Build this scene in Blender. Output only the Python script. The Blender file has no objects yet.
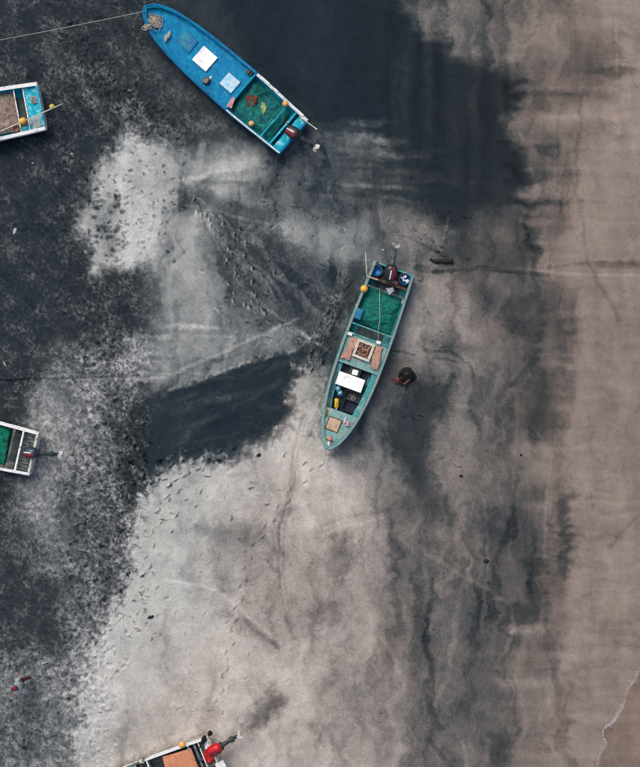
import bpy, bmesh, math, random
import numpy as np
from mathutils import Vector, Matrix, Euler, noise as mnoise

# ------------------------------------------------------------------ camera, sky, sun, exposure
S = 26.0            # photograph pixels per metre of ground
H = 62.0            # drone height
scene = bpy.context.scene
col = scene.collection
cam_d = bpy.data.cameras.new('camera')
cam = bpy.data.objects.new('camera', cam_d)
col.objects.link(cam)
cam.location = (0, 0, H)
cam.rotation_euler = (0, 0, 0)
cam_d.sensor_fit = 'VERTICAL'
cam_d.angle_y = 2 * math.atan((767 / S / 2) / H)
cam_d.clip_end = 3000
scene.camera = cam

SUN_EL, SUN_AZ = 54.0, -32.0      # azimuth from +Y (photo up) towards +X
world = bpy.data.worlds.new('World')
scene.world = world
world.use_nodes = True
wn = world.node_tree.nodes
sky = wn.new('ShaderNodeTexSky')
sky.sky_type = 'NISHITA'
sky.sun_disc = False
sky.sun_elevation = math.radians(SUN_EL)
sky.sun_rotation = math.radians(SUN_AZ)
sky.air_density = 1.0
sky.dust_density = 5.0
sky.ozone_density = 1.0
world.node_tree.links.new(sky.outputs[0], wn['Background'].inputs[0])
wn['Background'].inputs[1].default_value = 0.125
sun_d = bpy.data.lights.new('sun', 'SUN')
sun_d.energy = 1.25
sun_d.angle = math.radians(32)
sun_d.color = (1.0, 0.95, 0.88)
sun = bpy.data.objects.new('sun', sun_d)
col.objects.link(sun)
_d = Vector((math.sin(math.radians(SUN_AZ)) * math.cos(math.radians(SUN_EL)),
             math.cos(math.radians(SUN_AZ)) * math.cos(math.radians(SUN_EL)),
             math.sin(math.radians(SUN_EL))))
sun.rotation_euler = (-_d).to_track_quat('-Z', 'Y').to_euler()
scene.render.engine = 'CYCLES'
scene.cycles.filter_width = 1.1
scene.view_settings.view_transform = 'Standard'
scene.view_settings.look = 'None'
scene.view_settings.gamma = 1.0
scene.view_settings.use_curve_mapping = False
scene.view_settings.exposure = 0.27

random.seed(7)
rng = np.random.default_rng(11)

# ------------------------------------------------------------------ helpers
def W(u, v, z=0.0):
    """ground position seen at photo pixel (u, v) for a point at height z"""
    k = (H - z) / H / S
    return Vector(((u - 320) * k, (383.5 - v) * k, z))

def lin(c):
    c = c / 255.0
    return c / 12.92 if c <= 0.04045 else ((c + 0.055) / 1.055) ** 2.4

ALB = 0.80          # albedo per displayed linear value under this light
def rgb(r, g, b, k=1.0):
    return (min(lin(r) * ALB * k, .85), min(lin(g) * ALB * k, .85), min(lin(b) * ALB * k, .85), 1)

MATS = {}
def mat(name, base, rough=0.55, var=0.25, scale=6.0, second=None, second_amt=0.35, second_scale=3.0,
        bump=0.15, bump_scale=60.0, spec=0.35, metal=0.0, fine=0.25):
    """painted / weathered surface: a base colour, mottled, with patches of a second colour (wear, dirt)"""
    if name in MATS:
        return MATS[name]
    m = bpy.data.materials.new(name)
    m.use_nodes = True
    nt = m.node_tree
    n, l = nt.nodes, nt.links
    b = n['Principled BSDF']
    tc = n.new('ShaderNodeTexCoord')
    n1 = n.new('ShaderNodeTexNoise'); n1.inputs['Scale'].default_value = scale; n1.inputs['Detail'].default_value = 6; n1.inputs['Roughness'].default_value = .65
    n3 = n.new('ShaderNodeTexNoise'); n3.inputs['Scale'].default_value = scale * 9; n3.inputs['Detail'].default_value = 4
    l.new(tc.outputs['Object'], n1.inputs['Vector']); l.new(tc.outputs['Object'], n3.inputs['Vector'])
    mr = n.new('ShaderNodeMapRange'); mr.inputs[1].default_value = .3; mr.inputs[2].default_value = .7
    mr.inputs[3].default_value = 1 - var; mr.inputs[4].default_value = 1 + var
    l.new(n1.outputs['Fac'], mr.inputs[0])
    mf = n.new('ShaderNodeMapRange'); mf.inputs[1].default_value = .3; mf.inputs[2].default_value = .7
    mf.inputs[3].default_value = 1 - fine; mf.inputs[4].default_value = 1 + fine
    l.new(n3.outputs['Fac'], mf.inputs[0])
    mm = n.new('ShaderNodeMath'); mm.operation = 'MULTIPLY'
    l.new(mr.outputs[0], mm.inputs[0]); l.new(mf.outputs[0], mm.inputs[1])
    mix = n.new('ShaderNodeMix'); mix.data_type = 'RGBA'; mix.blend_type = 'MIX'
    mix.inputs['A'].default_value = base
    mix.inputs['B'].default_value = second if second else base
    n2 = n.new('ShaderNodeTexNoise'); n2.inputs['Scale'].default_value = second_scale; n2.inputs['Detail'].default_value = 8; n2.inputs['Roughness'].default_value = .7
    l.new(tc.outputs['Object'], n2.inputs['Vector'])
    rp = n.new('ShaderNodeMapRange'); rp.inputs[1].default_value = .62 - second_amt * .4; rp.inputs[2].default_value = .72 - second_amt * .25
    l.new(n2.outputs['Fac'], rp.inputs[0])
    if second:
        l.new(rp.outputs[0], mix.inputs['Factor'])
    else:
        mix.inputs['Factor'].default_value = 0
    sc_ = n.new('ShaderNodeVectorMath'); sc_.operation = 'SCALE'
    l.new(mix.outputs['Result'], sc_.inputs[0]); l.new(mm.outputs[0], sc_.inputs['Scale'])
    l.new(sc_.outputs[0], b.inputs['Base Color'])
    b.inputs['Roughness'].default_value = rough
    b.inputs['Specular IOR Level'].default_value = spec
    b.inputs['Metallic'].default_value = metal
    if bump:
        nb = n.new('ShaderNodeTexNoise'); nb.inputs['Scale'].default_value = bump_scale; nb.inputs['Detail'].default_value = 3
        l.new(tc.outputs['Object'], nb.inputs['Vector'])
        bp = n.new('ShaderNodeBump'); bp.inputs['Strength'].default_value = bump; bp.inputs['Distance'].default_value = .02
        l.new(nb.outputs['Fac'], bp.inputs['Height']); l.new(bp.outputs[0], b.inputs['Normal'])
    MATS[name] = m
    return m

def tag(o, label, cat, group=None):
    o['label'] = label; o['category'] = cat
    if group: o['group'] = group
    return o

def link_mesh(name, me, m, parent=None, smooth=False):
    o = bpy.data.objects.new(name, me)
    col.objects.link(o)
    if m: me.materials.append(m)
    if smooth:
        me.polygons.foreach_set('use_smooth', [True] * len(me.polygons))
    if parent: o.parent = parent
    return o

def empty(name, loc=(0, 0, 0), rz=0.0):
    o = bpy.data.objects.new(name, None)
    col.objects.link(o)
    o.location = loc; o.rotation_euler = (0, 0, rz); o.empty_display_size = .2
    return o

class MB:
    def __init__(self):
        self.bm = bmesh.new()
    def box(self, c, size, rz=0.0, bevel=0.0, rx=0.0, ry=0.0, taper=1.0):
        r = bmesh.ops.create_cube(self.bm, size=1)
        vs = r['verts']
        for v in vs:
            k = taper if v.co.z > 0 else 1.0
            v.co = Vector((v.co.x * size[0] * k, v.co.y * size[1] * k, v.co.z * size[2]))
        M = Matrix.Translation(c) @ Euler((rx, ry, rz)).to_matrix().to_4x4()
        bmesh.ops.transform(self.bm, matrix=M, verts=vs)
        if bevel:
            es = list({e for v in vs for e in v.link_edges})
            bmesh.ops.bevel(self.bm, geom=es, offset=bevel, segments=2, affect='EDGES', profile=.6)
        return self
    def ball(self, c, r, squash=(1, 1, 1), rot=(0, 0, 0), sub=2):
        q = bmesh.ops.create_icosphere(self.bm, subdivisions=sub, radius=r)
        M = Matrix.Translation(c) @ Euler(rot).to_matrix().to_4x4() @ Matrix.Diagonal((*squash, 1))
        bmesh.ops.transform(self.bm, matrix=M, verts=q['verts'])
        return self
    def tube(self, pts, r, n=6, cap=True):
        pts = [Vector(p) for p in pts]
        rs = r if isinstance(r, (list, tuple)) else [r] * len(pts)
        rings = []
        up = Vector((0, 0, 1))
        for i, p in enumerate(pts):
            a = pts[max(i - 1, 0)]; b = pts[min(i + 1, len(pts) - 1)]
            d = (b - a)
            d = d.normalized() if d.length > 1e-9 else Vector((1, 0, 0))
            s = d.cross(up)
            if s.length < 1e-3: s = d.cross(Vector((1, 0, 0)))
            s.normalize(); t = s.cross(d)
            rings.append([self.bm.verts.new(p + (s * math.cos(q) + t * math.sin(q)) * rs[i])
                          for q in [2 * math.pi * k / n for k in range(n)]])
        for a, b in zip(rings, rings[1:]):
            for k in range(n):
                self.bm.faces.new((a[k], a[(k + 1) % n], b[(k + 1) % n], b[k]))
        if cap:
            self.bm.faces.new(rings[0][::-1]); self.bm.faces.new(rings[-1])
        return self
    def lathe(self, prof, n=16, c=(0, 0, 0), rot=(0, 0, 0), scale=(1, 1, 1)):
        M = Matrix.Translation(c) @ Euler(rot).to_matrix().to_4x4() @ Matrix.Diagonal((*scale, 1))
        rings = []
        for (r, z) in prof:
            if r < 1e-6:
                rings.append([self.bm.verts.new(M @ Vector((0, 0, z)))])
            else:
                rings.append([self.bm.verts.new(M @ Vector((r * math.cos(2 * math.pi * k / n), r * math.sin(2 * math.pi * k / n), z))) for k in range(n)])
        for a, b in zip(rings, rings[1:]):
            for k in range(n):
                q = [a[k % len(a)], a[(k + 1) % n % len(a)], b[(k + 1) % n % len(b)], b[k % len(b)]]
                q2 = []
                for w in q:
                    if w not in q2: q2.append(w)
                if len(q2) >= 3: self.bm.faces.new(q2)
        return self
    def sector(self, prof, a0, a1, n=8, rot=(0, 0, 0), scale=(1, 1, 1)):
        M_ = Euler(rot).to_matrix().to_4x4() @ Matrix.Diagonal((*scale, 1))
        def f(i, j):
            t = i * (len(prof) - 1); k = min(int(t), len(prof) - 2); w = t - k
            r = prof[k][0] * (1 - w) + prof[k + 1][0] * w; z = prof[k][1] * (1 - w) + prof[k + 1][1] * w
            a = a0 + (a1 - a0) * j
            return M_ @ Vector((r * math.cos(a), r * math.sin(a), z))
        return self.sheet(9, n, f, .012)
    def prism(self, pts, z0, z1):
        a = [self.bm.verts.new((p[0], p[1], z0)) for p in pts]
        b = [self.bm.verts.new((p[0], p[1], z1)) for p in pts]
        n = len(pts)
        self.bm.faces.new(a[::-1]); self.bm.faces.new(b)
        for k in range(n):
            self.bm.faces.new((a[k], a[(k + 1) % n], b[(k + 1) % n], b[k]))
        return self
    def sheet(self, nx, ny, f, thick=0.0):
        g = [[self.bm.verts.new(f(i / (nx - 1), j / (ny - 1))) for j in range(ny)] for i in range(nx)]
        for i in range(nx - 1):
            for j in range(ny - 1):
                self.bm.faces.new((g[i][j], g[i + 1][j], g[i + 1][j + 1], g[i][j + 1]))
        if thick:
            g2 = [[self.bm.verts.new(v.co - Vector((0, 0, thick))) for v in row] for row in g]
            for i in range(nx - 1):
                for j in range(ny - 1):
                    self.bm.faces.new((g2[i][j], g2[i][j + 1], g2[i + 1][j + 1], g2[i + 1][j]))
            per = [(i, 0) for i in range(nx)] + [(nx - 1, j) for j in range(1, ny)] + [(i, ny - 1) for i in range(nx - 2, -1, -1)] + [(0, j) for j in range(ny - 2, 0, -1)]
            for k in range(len(per)):
                a, b = per[k], per[(k + 1) % len(per)]
                self.bm.faces.new((g[b[0]][b[1]], g[a[0]][a[1]], g2[a[0]][a[1]], g2[b[0]][b[1]]))
        return self
    def build(self, name, m, parent=None, smooth=False, loc=None, rz=None):
        bmesh.ops.recalc_face_normals(self.bm, faces=self.bm.faces)
        me = bpy.data.meshes.new(name)
        self.bm.to_mesh(me); self.bm.free()
        o = link_mesh(name, me, m, parent, smooth)
        if loc is not None: o.location = loc
        if rz is not None: o.rotation_euler = (0, 0, rz)
        return o

# ------------------------------------------------------------------ numpy noise
def vnoise(x, y, seed):
    """gradient noise, about -1..1"""
    r = np.random.default_rng(seed)
    ang = r.uniform(0, 2 * np.pi, (256, 256))
    gx = np.cos(ang).astype(np.float32); gy = np.sin(ang).astype(np.float32)
    xi = np.floor(x).astype(np.int32); yi = np.floor(y).astype(np.int32)
    fx = (x - xi).astype(np.float32); fy = (y - yi).astype(np.float32)
    ux = fx * fx * fx * (fx * (fx * 6 - 15) + 10); uy = fy * fy * fy * (fy * (fy * 6 - 15) + 10)
    x0, x1, y0, y1 = xi & 255, (xi + 1) & 255, yi & 255, (yi + 1) & 255
    def g(a, b, dx, dy): return gx[a, b] * dx + gy[a, b] * dy
    a = g(x0, y0, fx, fy) * (1 - ux) + g(x1, y0, fx - 1, fy) * ux
    b = g(x0, y1, fx, fy - 1) * (1 - ux) + g(x1, y1, fx - 1, fy - 1) * ux
    return (a * (1 - uy) + b * uy) * 1.5

def fbm(U, V, su, sv, seed, octv=4, gain=.55, rot=0.0):
    c, s = math.cos(rot), math.sin(rot)
    x = (U * c + V * s) / su; y = (-U * s + V * c) / sv
    out = np.zeros_like(x); a = 1.0; tot = 0.0
    for o in range(octv):
        out += a * vnoise(x * 1.0 + 17.3 * o, y + 9.1 * o, seed + o)
        tot += a; a *= gain
        x, y = (x * .8 - y * .6) * 2.03 if rot == 0 and abs(su - sv) < 1e-6 else x * 2.03, (x * .6 + y * .8) * 2.03 if rot == 0 and abs(su - sv) < 1e-6 else y * 2.03
    return (out / tot * 1.6).astype(np.float32)

def sstep(a, b, x):
    t = np.clip((x - a) / (b - a), 0, 1)
    return t * t * (3 - 2 * t)

# ------------------------------------------------------------------ the beach: colour of the sand (wet, dry, black, pale) and its relief
STEP = 0.76
fu = np.arange(-24, 664.01, STEP); fv = np.arange(-24, 791.01, STEP)
far = np.cumsum(.85 * 1.125 ** np.arange(68))
us = np.concatenate([fu[0] - far[::-1], fu, fu[-1] + far])
vs = np.concatenate([fv[0] - far[::-1], fv, fv[-1] + far])
U, V = np.meshgrid(us.astype(np.float32), vs.astype(np.float32), indexing='ij')
wx = .6 * fbm(U, V, 70, 70, 151, 3, .6) + fbm(U, V, 30, 30, 101, 5, .6)
wy = .6 * fbm(U, V, 70, 70, 252, 3, .6) + fbm(U, V, 30, 30, 202, 5, .6)
wf = fbm(U, V, 6, 6, 303, 3, .6)
wh = fbm(U, V, 9, 9, 333, 4, .75) * (1 - .65 * sstep(380, 480, U))              # ragged edges
strk = fbm(U + 40 * wx, V + 5 * wy, 150, 9, 404, 3, .55, .035)          # long horizontal swash streaks
tone = np.full(U.shape, 112, np.float32)
hgt = np.zeros(U.shape, np.float32)
gran = np.zeros(U.shape, np.float32)           # how trampled
warm = .6 * sstep(330, 470, U + 25 * wx) + .38 * sstep(470, 590, U + 25 * wx)

def sd_poly(x, y, P):
    d = np.full(x.shape, 1e12, np.float32); s = np.ones(x.shape, np.float32)
    n = len(P)
    for i in range(n):
        ax, ay = P[i]; bx, by = P[i - 1]
        ex, ey = bx - ax, by - ay
        px, py = x - ax, y - ay
        t = np.clip((px * ex + py * ey) / (ex * ex + ey * ey + 1e-9), 0, 1)
        qx, qy = px - ex * t, py - ey * t
        d = np.minimum(d, qx * qx + qy * qy)
        c1 = y >= ay; c2 = y < by; c3 = ex * py > ey * px
        allc = (c1 & c2 & c3) | (~c1 & ~c2 & ~c3)
        s = np.where(allc, -s, s)
    return s * np.sqrt(d)

def window(P, pad):
    xs = [p[0] for p in P]; ys = [p[1] for p in P]
    i0 = max(np.searchsorted(us, min(xs) - pad) - 1, 0); i1 = np.searchsorted(us, max(xs) + pad) + 1
    j0 = max(np.searchsorted(vs, min(ys) - pad) - 1, 0); j1 = np.searchsorted(vs, max(ys) + pad) + 1
    return slice(i0, i1), slice(j0, j1)

def patch(P, val, feather=8, op=1.0, warp=6, streak=0, field='tone', fine=2.0, rough=5.0):
    if feather >= 6 and field == 'tone': feather = feather * 1.6; op = min(1, op * 1.08)
    pad = feather * 1.5 + warp * 3 + streak * 2 + 12
    w = window(P, pad)
    x = U[w] + warp * wx[w] + .65 * streak * strk[w] + fine * wf[w] * (1 - .5 * sstep(380, 480, U[w]))
    y = V[w] + warp * wy[w] + fine * wf[w] * .6
    d = sd_poly(x, y, P)
    d = d + rough * wh[w]
    m = (1 - sstep(-feather, feather, d)) * op
    F = {'tone': tone, 'gran': gran, 'warm': warm, 'hgt': hgt}[field]
    F[w] = F[w] * (1 - m) + val * m

def stroke(P, width, dtone=0.0, dh=0.0, warp=2, feather=None, streak=0):
    feather = feather or width
    w = window(P, width + feather + warp * 2 + streak * 2 + 4)
    x = U[w] + warp * wx[w] + streak * strk[w] + .8 * wf[w]; y = V[w] + warp * wy[w] + .8 * wf[w]
    d = np.full(x.shape, 1e12, np.float32)
    for (ax, ay), (bx, by) in zip(P, P[1:]):
        ex, ey = bx - ax, by - ay
        px, py = x - ax, y - ay
        t = np.clip((px * ex + py * ey) / (ex * ex + ey * ey + 1e-9), 0, 1)
        d = np.minimum(d, (px - ex * t) ** 2 + (py - ey * t) ** 2)
    m = 1 - sstep(width * .5, width * .5 + feather, np.sqrt(d))
    m = m * (.75 + .35 * wf[w])
    tone[w] += dtone * m
    hgt[w] += dh * m

def stamp(u, v, ang, la=4.5, lb=2.0, dark=-25, light=35, depth=.035):
    """one footprint: a pit with a pushed-up, drier rim on one side"""
    r = la * 2.6
    w = window([(u, v)], r)
    x = U[w] - u; y = V[w] - v
    c, s = math.cos(ang), math.sin(ang)
    a = x * c + y * s; b = -x * s + y * c
    k1, k2 = random.uniform(.7, 1.3), random.uniform(-.5, .5)
    a = a + 1.5 * wf[w]; b = b + 1.3 * wf[w] + k2 * (a / la) ** 2 * lb
    q = ((a - la * .42) / (la * .62)) ** 2 + (b / lb) ** 2
    q1 = ((a + la * .55) / (la * .42)) ** 2 + (b / (lb * .8)) ** 2
    pit = np.clip(np.exp(-q * q * .8) + k1 * .7 * np.exp(-q1 * q1), 0, 1.2)
    q2 = ((a - la * .25) / (la * .9)) ** 2 + ((b - lb * 1.35) / (lb * .6)) ** 2
    rim = np.exp(-q2)
    hgt[w] += -depth * pit + depth * .8 * rim
    tone[w] += dark * pit + light * rim

# --- the large fields of sand, from the seaward side (right) to the trampled upper beach (left)
patch([(560, -60), (700, -60), (700, 830), (560, 830), (585, 500), (575, 300)], 124, 25, .8, 10, 15)
tone += 9 * sstep(500, 600, U)
patch([(618, -60), (720, -60), (720, 420), (640, 330), (620, 200)], 138, 12, .75, 4, 6)
patch([(585, 230), (700, 225), (700, 520), (560, 560), (545, 420), (560, 330)], 126, 22, .7, 8, 18)
# left: dark trampled ground
patch([(-60, -60), (330, -60), (330, 112), (250, 150), (180, 150), (128, 133), (96, 162), (82, 225), (98, 262), (150, 262),
       (160, 330), (150, 385), (60, 365), (30, 405), (35, 500), (60, 560), (66, 640), (30, 700), (-60, 740), (-3000, 740), (-3000, -60)], 55, 10, 1, 9)
patch([(-30, 645), (60, 650), (110, 610), (118, 720), (95, 800), (-60, 830)], 128, 22, .9, 10)
patch([(-30, 690), (30, 690), (60, 740), (30, 790), (-60, 790)], 78, 18, .6, 12)
patch([(15, 470), (45, 400), (85, 390), (92, 440), (72, 500), (62, 580), (30, 560)], 138, 18, .85, 12)
patch([(50, 360), (140, 350), (138, 480), (128, 560), (105, 640), (66, 640), (62, 520), (78, 440)], 104, 14, .85, 8)
patch([(62, 480), (140, 470), (138, 560), (108, 600), (66, 600)], 84, 12, .8, 8)
patch([(70, 365), (128, 372), (122, 440), (80, 440)], 130, 12, .7, 8)
patch([(60, 338), (140, 338), (140, 372), (60, 376)], 98, 10, .8, 10)
patch([(-20, 520), (50, 540), (62, 610), (52, 650), (-20, 660)], 66, 16, .7, 12)
patch([(55, 30), (75, 60), (95, 95), (150, 120), (170, 130), (150, 145), (110, 118), (70, 78), (48, 40)], 88, 12, .75, 10)
patch([(60, 5), (110, 0), (140, 40), (190, 90), (225, 120), (180, 130), (130, 110), (80, 60)], 62, 14, .7, 12)
patch([(145, 55), (165, 60), (200, 100), (235, 130), (215, 142), (170, 110), (150, 80)], 84, 12, .6, 8)
# the pale knoll of dry sand
patch([(128, 134), (152, 142), (185, 163), (190, 182), (174, 200), (168, 235), (166, 264), (130, 264), (104, 262), (92, 268),
       (90, 248), (82, 226), (84, 208), (96, 188), (102, 165), (112, 145)], 190, 8, 1, 9, 0, fine=3.5, rough=10)
patch([(88, 205), (112, 196), (122, 214), (116, 250), (96, 256)], 128, 8, .75, 8)
patch([(125, 168), (150, 172), (160, 190), (140, 200)], 150, 8, .6, 8)
# grey middle ground
patch([(186, 150), (240, 142), (300, 150), (330, 165), (360, 200), (450, 235), (460, 330), (400, 420), (330, 380), (310, 345), (250, 330), (200, 345), (150, 345), (165, 262), (176, 200)], 98, 10, 1, 8, 6)
patch([(190, 158), (240, 150), (262, 165), (240, 190), (200, 196)], 168, 12, .9, 6, 8)
patch([(163, 262), (172, 235), (186, 212), (206, 232), (226, 282), (232, 318), (205, 345), (158, 342), (150, 320), (160, 292)], 140, 9, .95, 6, 3)
patch([(200, 210), (255, 205), (300, 240), (330, 290), (345, 340), (312, 342), (255, 325), (225, 280)], 80, 12, .9, 5)
patch([(150, 160), (196, 160), (212, 196), (198, 240), (196, 290), (150, 292), (158, 250)], 156, 18, .75, 10)
patch([(192, 186), (205, 186), (214, 200), (200, 212), (186, 215), (176, 206), (183, 192)], 72, 6, .8, 5)
patch([(265, 226), (300, 218), (345, 224), (378, 236), (372, 262), (330, 262), (290, 248)], 152, 10, .85, 7, 10)
patch([(255, 250), (300, 256), (345, 275), (345, 300), (310, 320), (280, 300)], 66, 14, .8, 8, 4)
patch([(140, 338), (232, 330), (262, 338), (180, 378), (135, 380), (118, 360)], 142, 8, .75, 6, 10)
# the black sand: upper field
patch([(190, -60), (404, -60), (408, 10), (422, 32), (440, 40), (450, 56), (478, 64), (506, 64), (528, 74), (519, 84), (522, 112), (506, 120), (522, 150),
       (528, 180), (518, 204), (482, 214), (458, 232), (440, 252), (424, 222), (396, 212), (356, 205), (352, 150), (318, 132), (300, 110), (250, 66)], 41, 7, 1, 5, 9)
patch([(305, 140), (350, 135), (365, 150), (368, 200), (330, 206), (290, 190), (285, 170)], 76, 14, .9, 8, 25)
patch([(318, 130), (345, 132), (400, 141), (398, 145), (345, 141), (318, 137)], 92, 3, .75, 1, 12)
patch([(318, 146), (350, 148), (398, 151), (398, 155), (345, 153), (320, 152)], 86, 3, .6, 1, 12)
patch([(330, 160), (400, 168), (400, 180), (340, 176)], 70, 5, .5, 2, 14)
patch([(380, 205), (430, 218), (445, 238), (432, 262), (385, 250)], 136, 9, .8, 7, 6)
patch([(300, 165), (325, 160), (330, 190), (310, 200)], 104, 10, .7, 6, 8)
patch([(440, 238), (470, 214), (528, 206), (534, 262), (520, 276), (486, 278), (446, 274), (432, 262)], 66, 10, .9, 6, 12)
patch([(474, 222), (500, 218), (520, 236), (500, 252), (478, 250)], 92, 12, .7, 6, 12)
patch([(430, 40), (452, 42), (520, 66), (520, 50), (600, 60), (618, 78), (560, 84), (515, 76)], 88, 6, .6, 4, 22)
patch([(560, 40), (616, 38), (618, 78), (588, 82), (565, 72)], 86, 12, .75, 8, 24)
patch([(480, -20), (522, -20), (520, 40), (500, 58), (478, 40)], 92, 10, .55, 5, 14)
patch([(404, -40), (445, -40), (450, 4), (412, 6)], 66, 6, .8, 4, 12)
patch([(522, 84), (600, 92), (612, 98), (560, 108), (524, 112)], 88, 6, .75, 4, 20)
patch([(530, 128), (612, 118), (618, 134), (560, 142)], 98, 6, .5, 4, 22)
patch([(318, -60), (300, 0), (285, 60), (310, 110), (340, 120), (330, 40), (345, -60)], 50, 16, .7, 10)
patch([(345, 150), (400, 150), (430, 200), (400, 214), (350, 205)], 60, 22, .7, 10, 30)
patch([(480, 180), (525, 170), (530, 205), (490, 225)], 56, 18, .6, 10, 20)
for k in range(34):
    v0 = random.uniform(118, 214); u0 = random.uniform(330, 385)
    stroke([(u0, v0), (u0 + random.uniform(20, 70), v0 + random.uniform(-2, 7))], random.uniform(.8, 2.6), random.uniform(5, 17), 0, 3, 3.5)
for k in range(26):
    v0 = random.uniform(72, 205); u0 = random.uniform(500, 528)
    stroke([(u0, v0), (u0 + random.uniform(30, 90), v0 + random.uniform(-5, 3))], random.uniform(.8, 2.5), random.uniform(-13, -5), 0, 4, 4.5)
for k in range(24):
    u0 = random.uniform(385, 520); stroke([(u0, random.uniform(5, 80)), (u0 + random.uniform(-4, 4), random.uniform(110, 215))], random.uniform(1, 5), random.choice((-4, 4, 6)), 0, 4, 6)
# the black triangle under the dune, and the dune's pale flank
patch([(152, 400), (178, 378), (240, 352), (308, 338), (326, 346), (334, 352), (306, 362), (295, 374), (290, 394), (297, 408), (284, 428), (262, 444),
       (230, 452), (196, 456), (160, 468), (140, 492), (126, 470), (132, 430), (140, 410)], 46, 6.5, 1, 7, 0)
for k in range(30):
    t = random.random(); u0 = 150 + 120 * random.random(); v0 = 392 + random.random() * 62 - (u0 - 150) * .18
    stroke([(u0, v0), (u0 + random.uniform(18, 52), v0 - random.uniform(5, 18))], random.uniform(.8, 2.4), random.choice((-5, 6, 9, 14)), .003, 4, 3)
for k in range(24):
    t = random.random(); u0 = 150 + 125 * t; v0 = 462 - 22 * t * t
    stroke([(u0, v0), (u0 + random.uniform(8, 30), v0 + random.uniform(-6, 4))], random.uniform(1, 3), random.choice((-26, -20, 24)), .004, 4, 3)
patch([(171, 389), (182, 370), (250, 340), (286, 324), (313, 336), (296, 350), (240, 364), (196, 384)], 122, 3, .95, 2, 0, fine=.8)
patch([(112, 396), (168, 384), (176, 420), (160, 470), (132, 506), (112, 470)], 50, 14, .8, 14)
patch([(300, 340), (322, 344), (346, 352), (318, 362), (300, 360)], 56, 7, .7, 5)
# the pale lower beach
PALE = [(296, 371), (318, 372), (318, 432), (340, 456), (378, 470), (400, 530), (384, 570), (374, 620), (400, 690), (425, 780), (425, 900),
        (60, 900), (78, 740), (92, 650), (124, 588), (138, 530), (142, 492), (184, 456), (252, 462), (286, 432), (300, 410), (292, 390)]
patch(PALE, 180, 6, 1, 7, 3, fine=3, rough=14)
patch(PALE, .12, 14, 1, 8, field='warm')
patch([(290, 400), (330, 440), (440, 520), (440, 900), (100, 900), (130, 700), (220, 600), (240, 500)], .62, 50, 1, 10, field='warm')
patch([(372, 462), (412, 520), (402, 600), (392, 680), (425, 780), (378, 780), (348, 690), (356, 600), (366, 540)], 128, 20, .8, 12)
patch([(262, 462), (296, 420), (318, 400), (322, 450), (350, 480), (340, 520), (300, 515)], 192, 14, .6, 8)
patch([(212, 498), (228, 470), (252, 462), (300, 470), (300, 540), (215, 528)], 168, 5, .8, 3)
patch([(210, 528), (250, 526), (300, 545), (330, 575), (315, 640), (280, 640), (245, 600), (220, 560)], 142, 12, .9, 8, 5)
patch([(205, 530), (225, 524), (260, 532), (275, 545), (235, 546)], 118, 7, .7, 5, 8)
patch([(205, 560), (222, 565), (262, 608), (295, 650), (285, 655), (235, 620)], 146, 10, .5, 6)
patch([(285, 555), (345, 530), (380, 560), (370, 640), (320, 640), (300, 600)], 142, 16, .7, 12, 6)
patch([(332, 535), (348, 535), (350, 556), (334, 558)], 92, 8, .7, 6)
patch([(320, 604), (338, 606), (334, 624), (322, 622)], 96, 6, .6, 5)
patch([(300, 650), (345, 640), (420, 700), (420, 790), (340, 790), (310, 720)], 148, 20, .7, 12, 6)
patch([(332, 660), (365, 680), (385, 730), (360, 745), (335, 700)], 122, 14, .75, 10, 4)
patch([(312, 725), (335, 722), (338, 742), (318, 742)], 108, 8, .6, 6)
patch([(237, 736), (246, 712), (274, 692), (284, 704), (266, 724)], 100, 6, .75, 5)
patch([(222, 610), (250, 622), (280, 645), (278, 652), (240, 632)], 112, 6, .6, 4)
patch([(104, 740), (150, 700), (165, 735), (140, 770), (100, 780)], 164, 14, .6, 8)
# right of the middle boat
patch([(400, 270), (450, 278), (470, 300), (480, 340), (470, 372), (420, 372), (392, 340)], 136, 14, .85, 9, 6)
patch([(352, 470), (390, 430), (402, 380), (440, 365), (476, 420), (478, 500), (440, 540), (400, 540), (380, 500)], 112, 14, .8, 8, 3)
patch([(470, 282), (535, 280), (562, 300), (570, 335), (556, 350), (520, 335), (482, 312)], 78, 12, .9, 8, 10)
patch([(480, 320), (556, 340), (545, 384), (500, 384)], 86, 14, .8, 8, 6)
patch([(496, 395), (560, 380), (556, 432), (520, 446), (500, 430)], 78, 12, .85, 9, 5)
patch([(530, 380), (552, 378), (550, 428), (528, 430)], 58, 8, .8, 6, 4)
patch([(404, 392), (418, 388), (446, 380), (448, 408), (432, 424), (430, 480), (442, 508), (412, 514), (402, 470), (388, 442), (390, 418)], 58, 7, .92, 6, 5)
patch([(395, 490), (440, 495), (450, 520), (400, 525)], 82, 8, .8, 5, 8)
patch([(424, 336), (468, 340), (478, 352), (440, 358)], 82, 7, .8, 7, 8)
patch([(480, 440), (500, 430), (540, 450), (545, 520), (500, 530), (484, 490)], 98, 14, .8, 8, 4)
patch([(488, 500), (512, 510), (524, 580), (500, 620), (486, 580)], 84, 10, .85, 6, 5)
patch([(522, 516), (542, 512), (546, 560), (538, 606), (522, 648), (506, 650), (512, 600), (516, 560)], 66, 12, .8, 10, 8)
patch([(518, 486), (545, 486), (546, 500), (520, 502)], 72, 5, .8, 3, 6)
patch([(562, 494), (574, 494), (572, 540), (566, 578), (558, 574)], 80, 5, .85, 4, 14)
patch([(394, 545), (430, 520), (440, 600), (470, 640), (440, 790), (405, 790), (395, 690), (380, 600)], 100, 14, .85, 8, 4)
patch([(458, 590), (490, 590), (505, 625), (500, 700), (466, 700), (458, 650)], 78, 10, .85, 8, 8)
patch([(412, 610), (428, 610), (432, 660), (415, 680), (408, 640)], 82, 8, .7, 6, 4)
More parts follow.
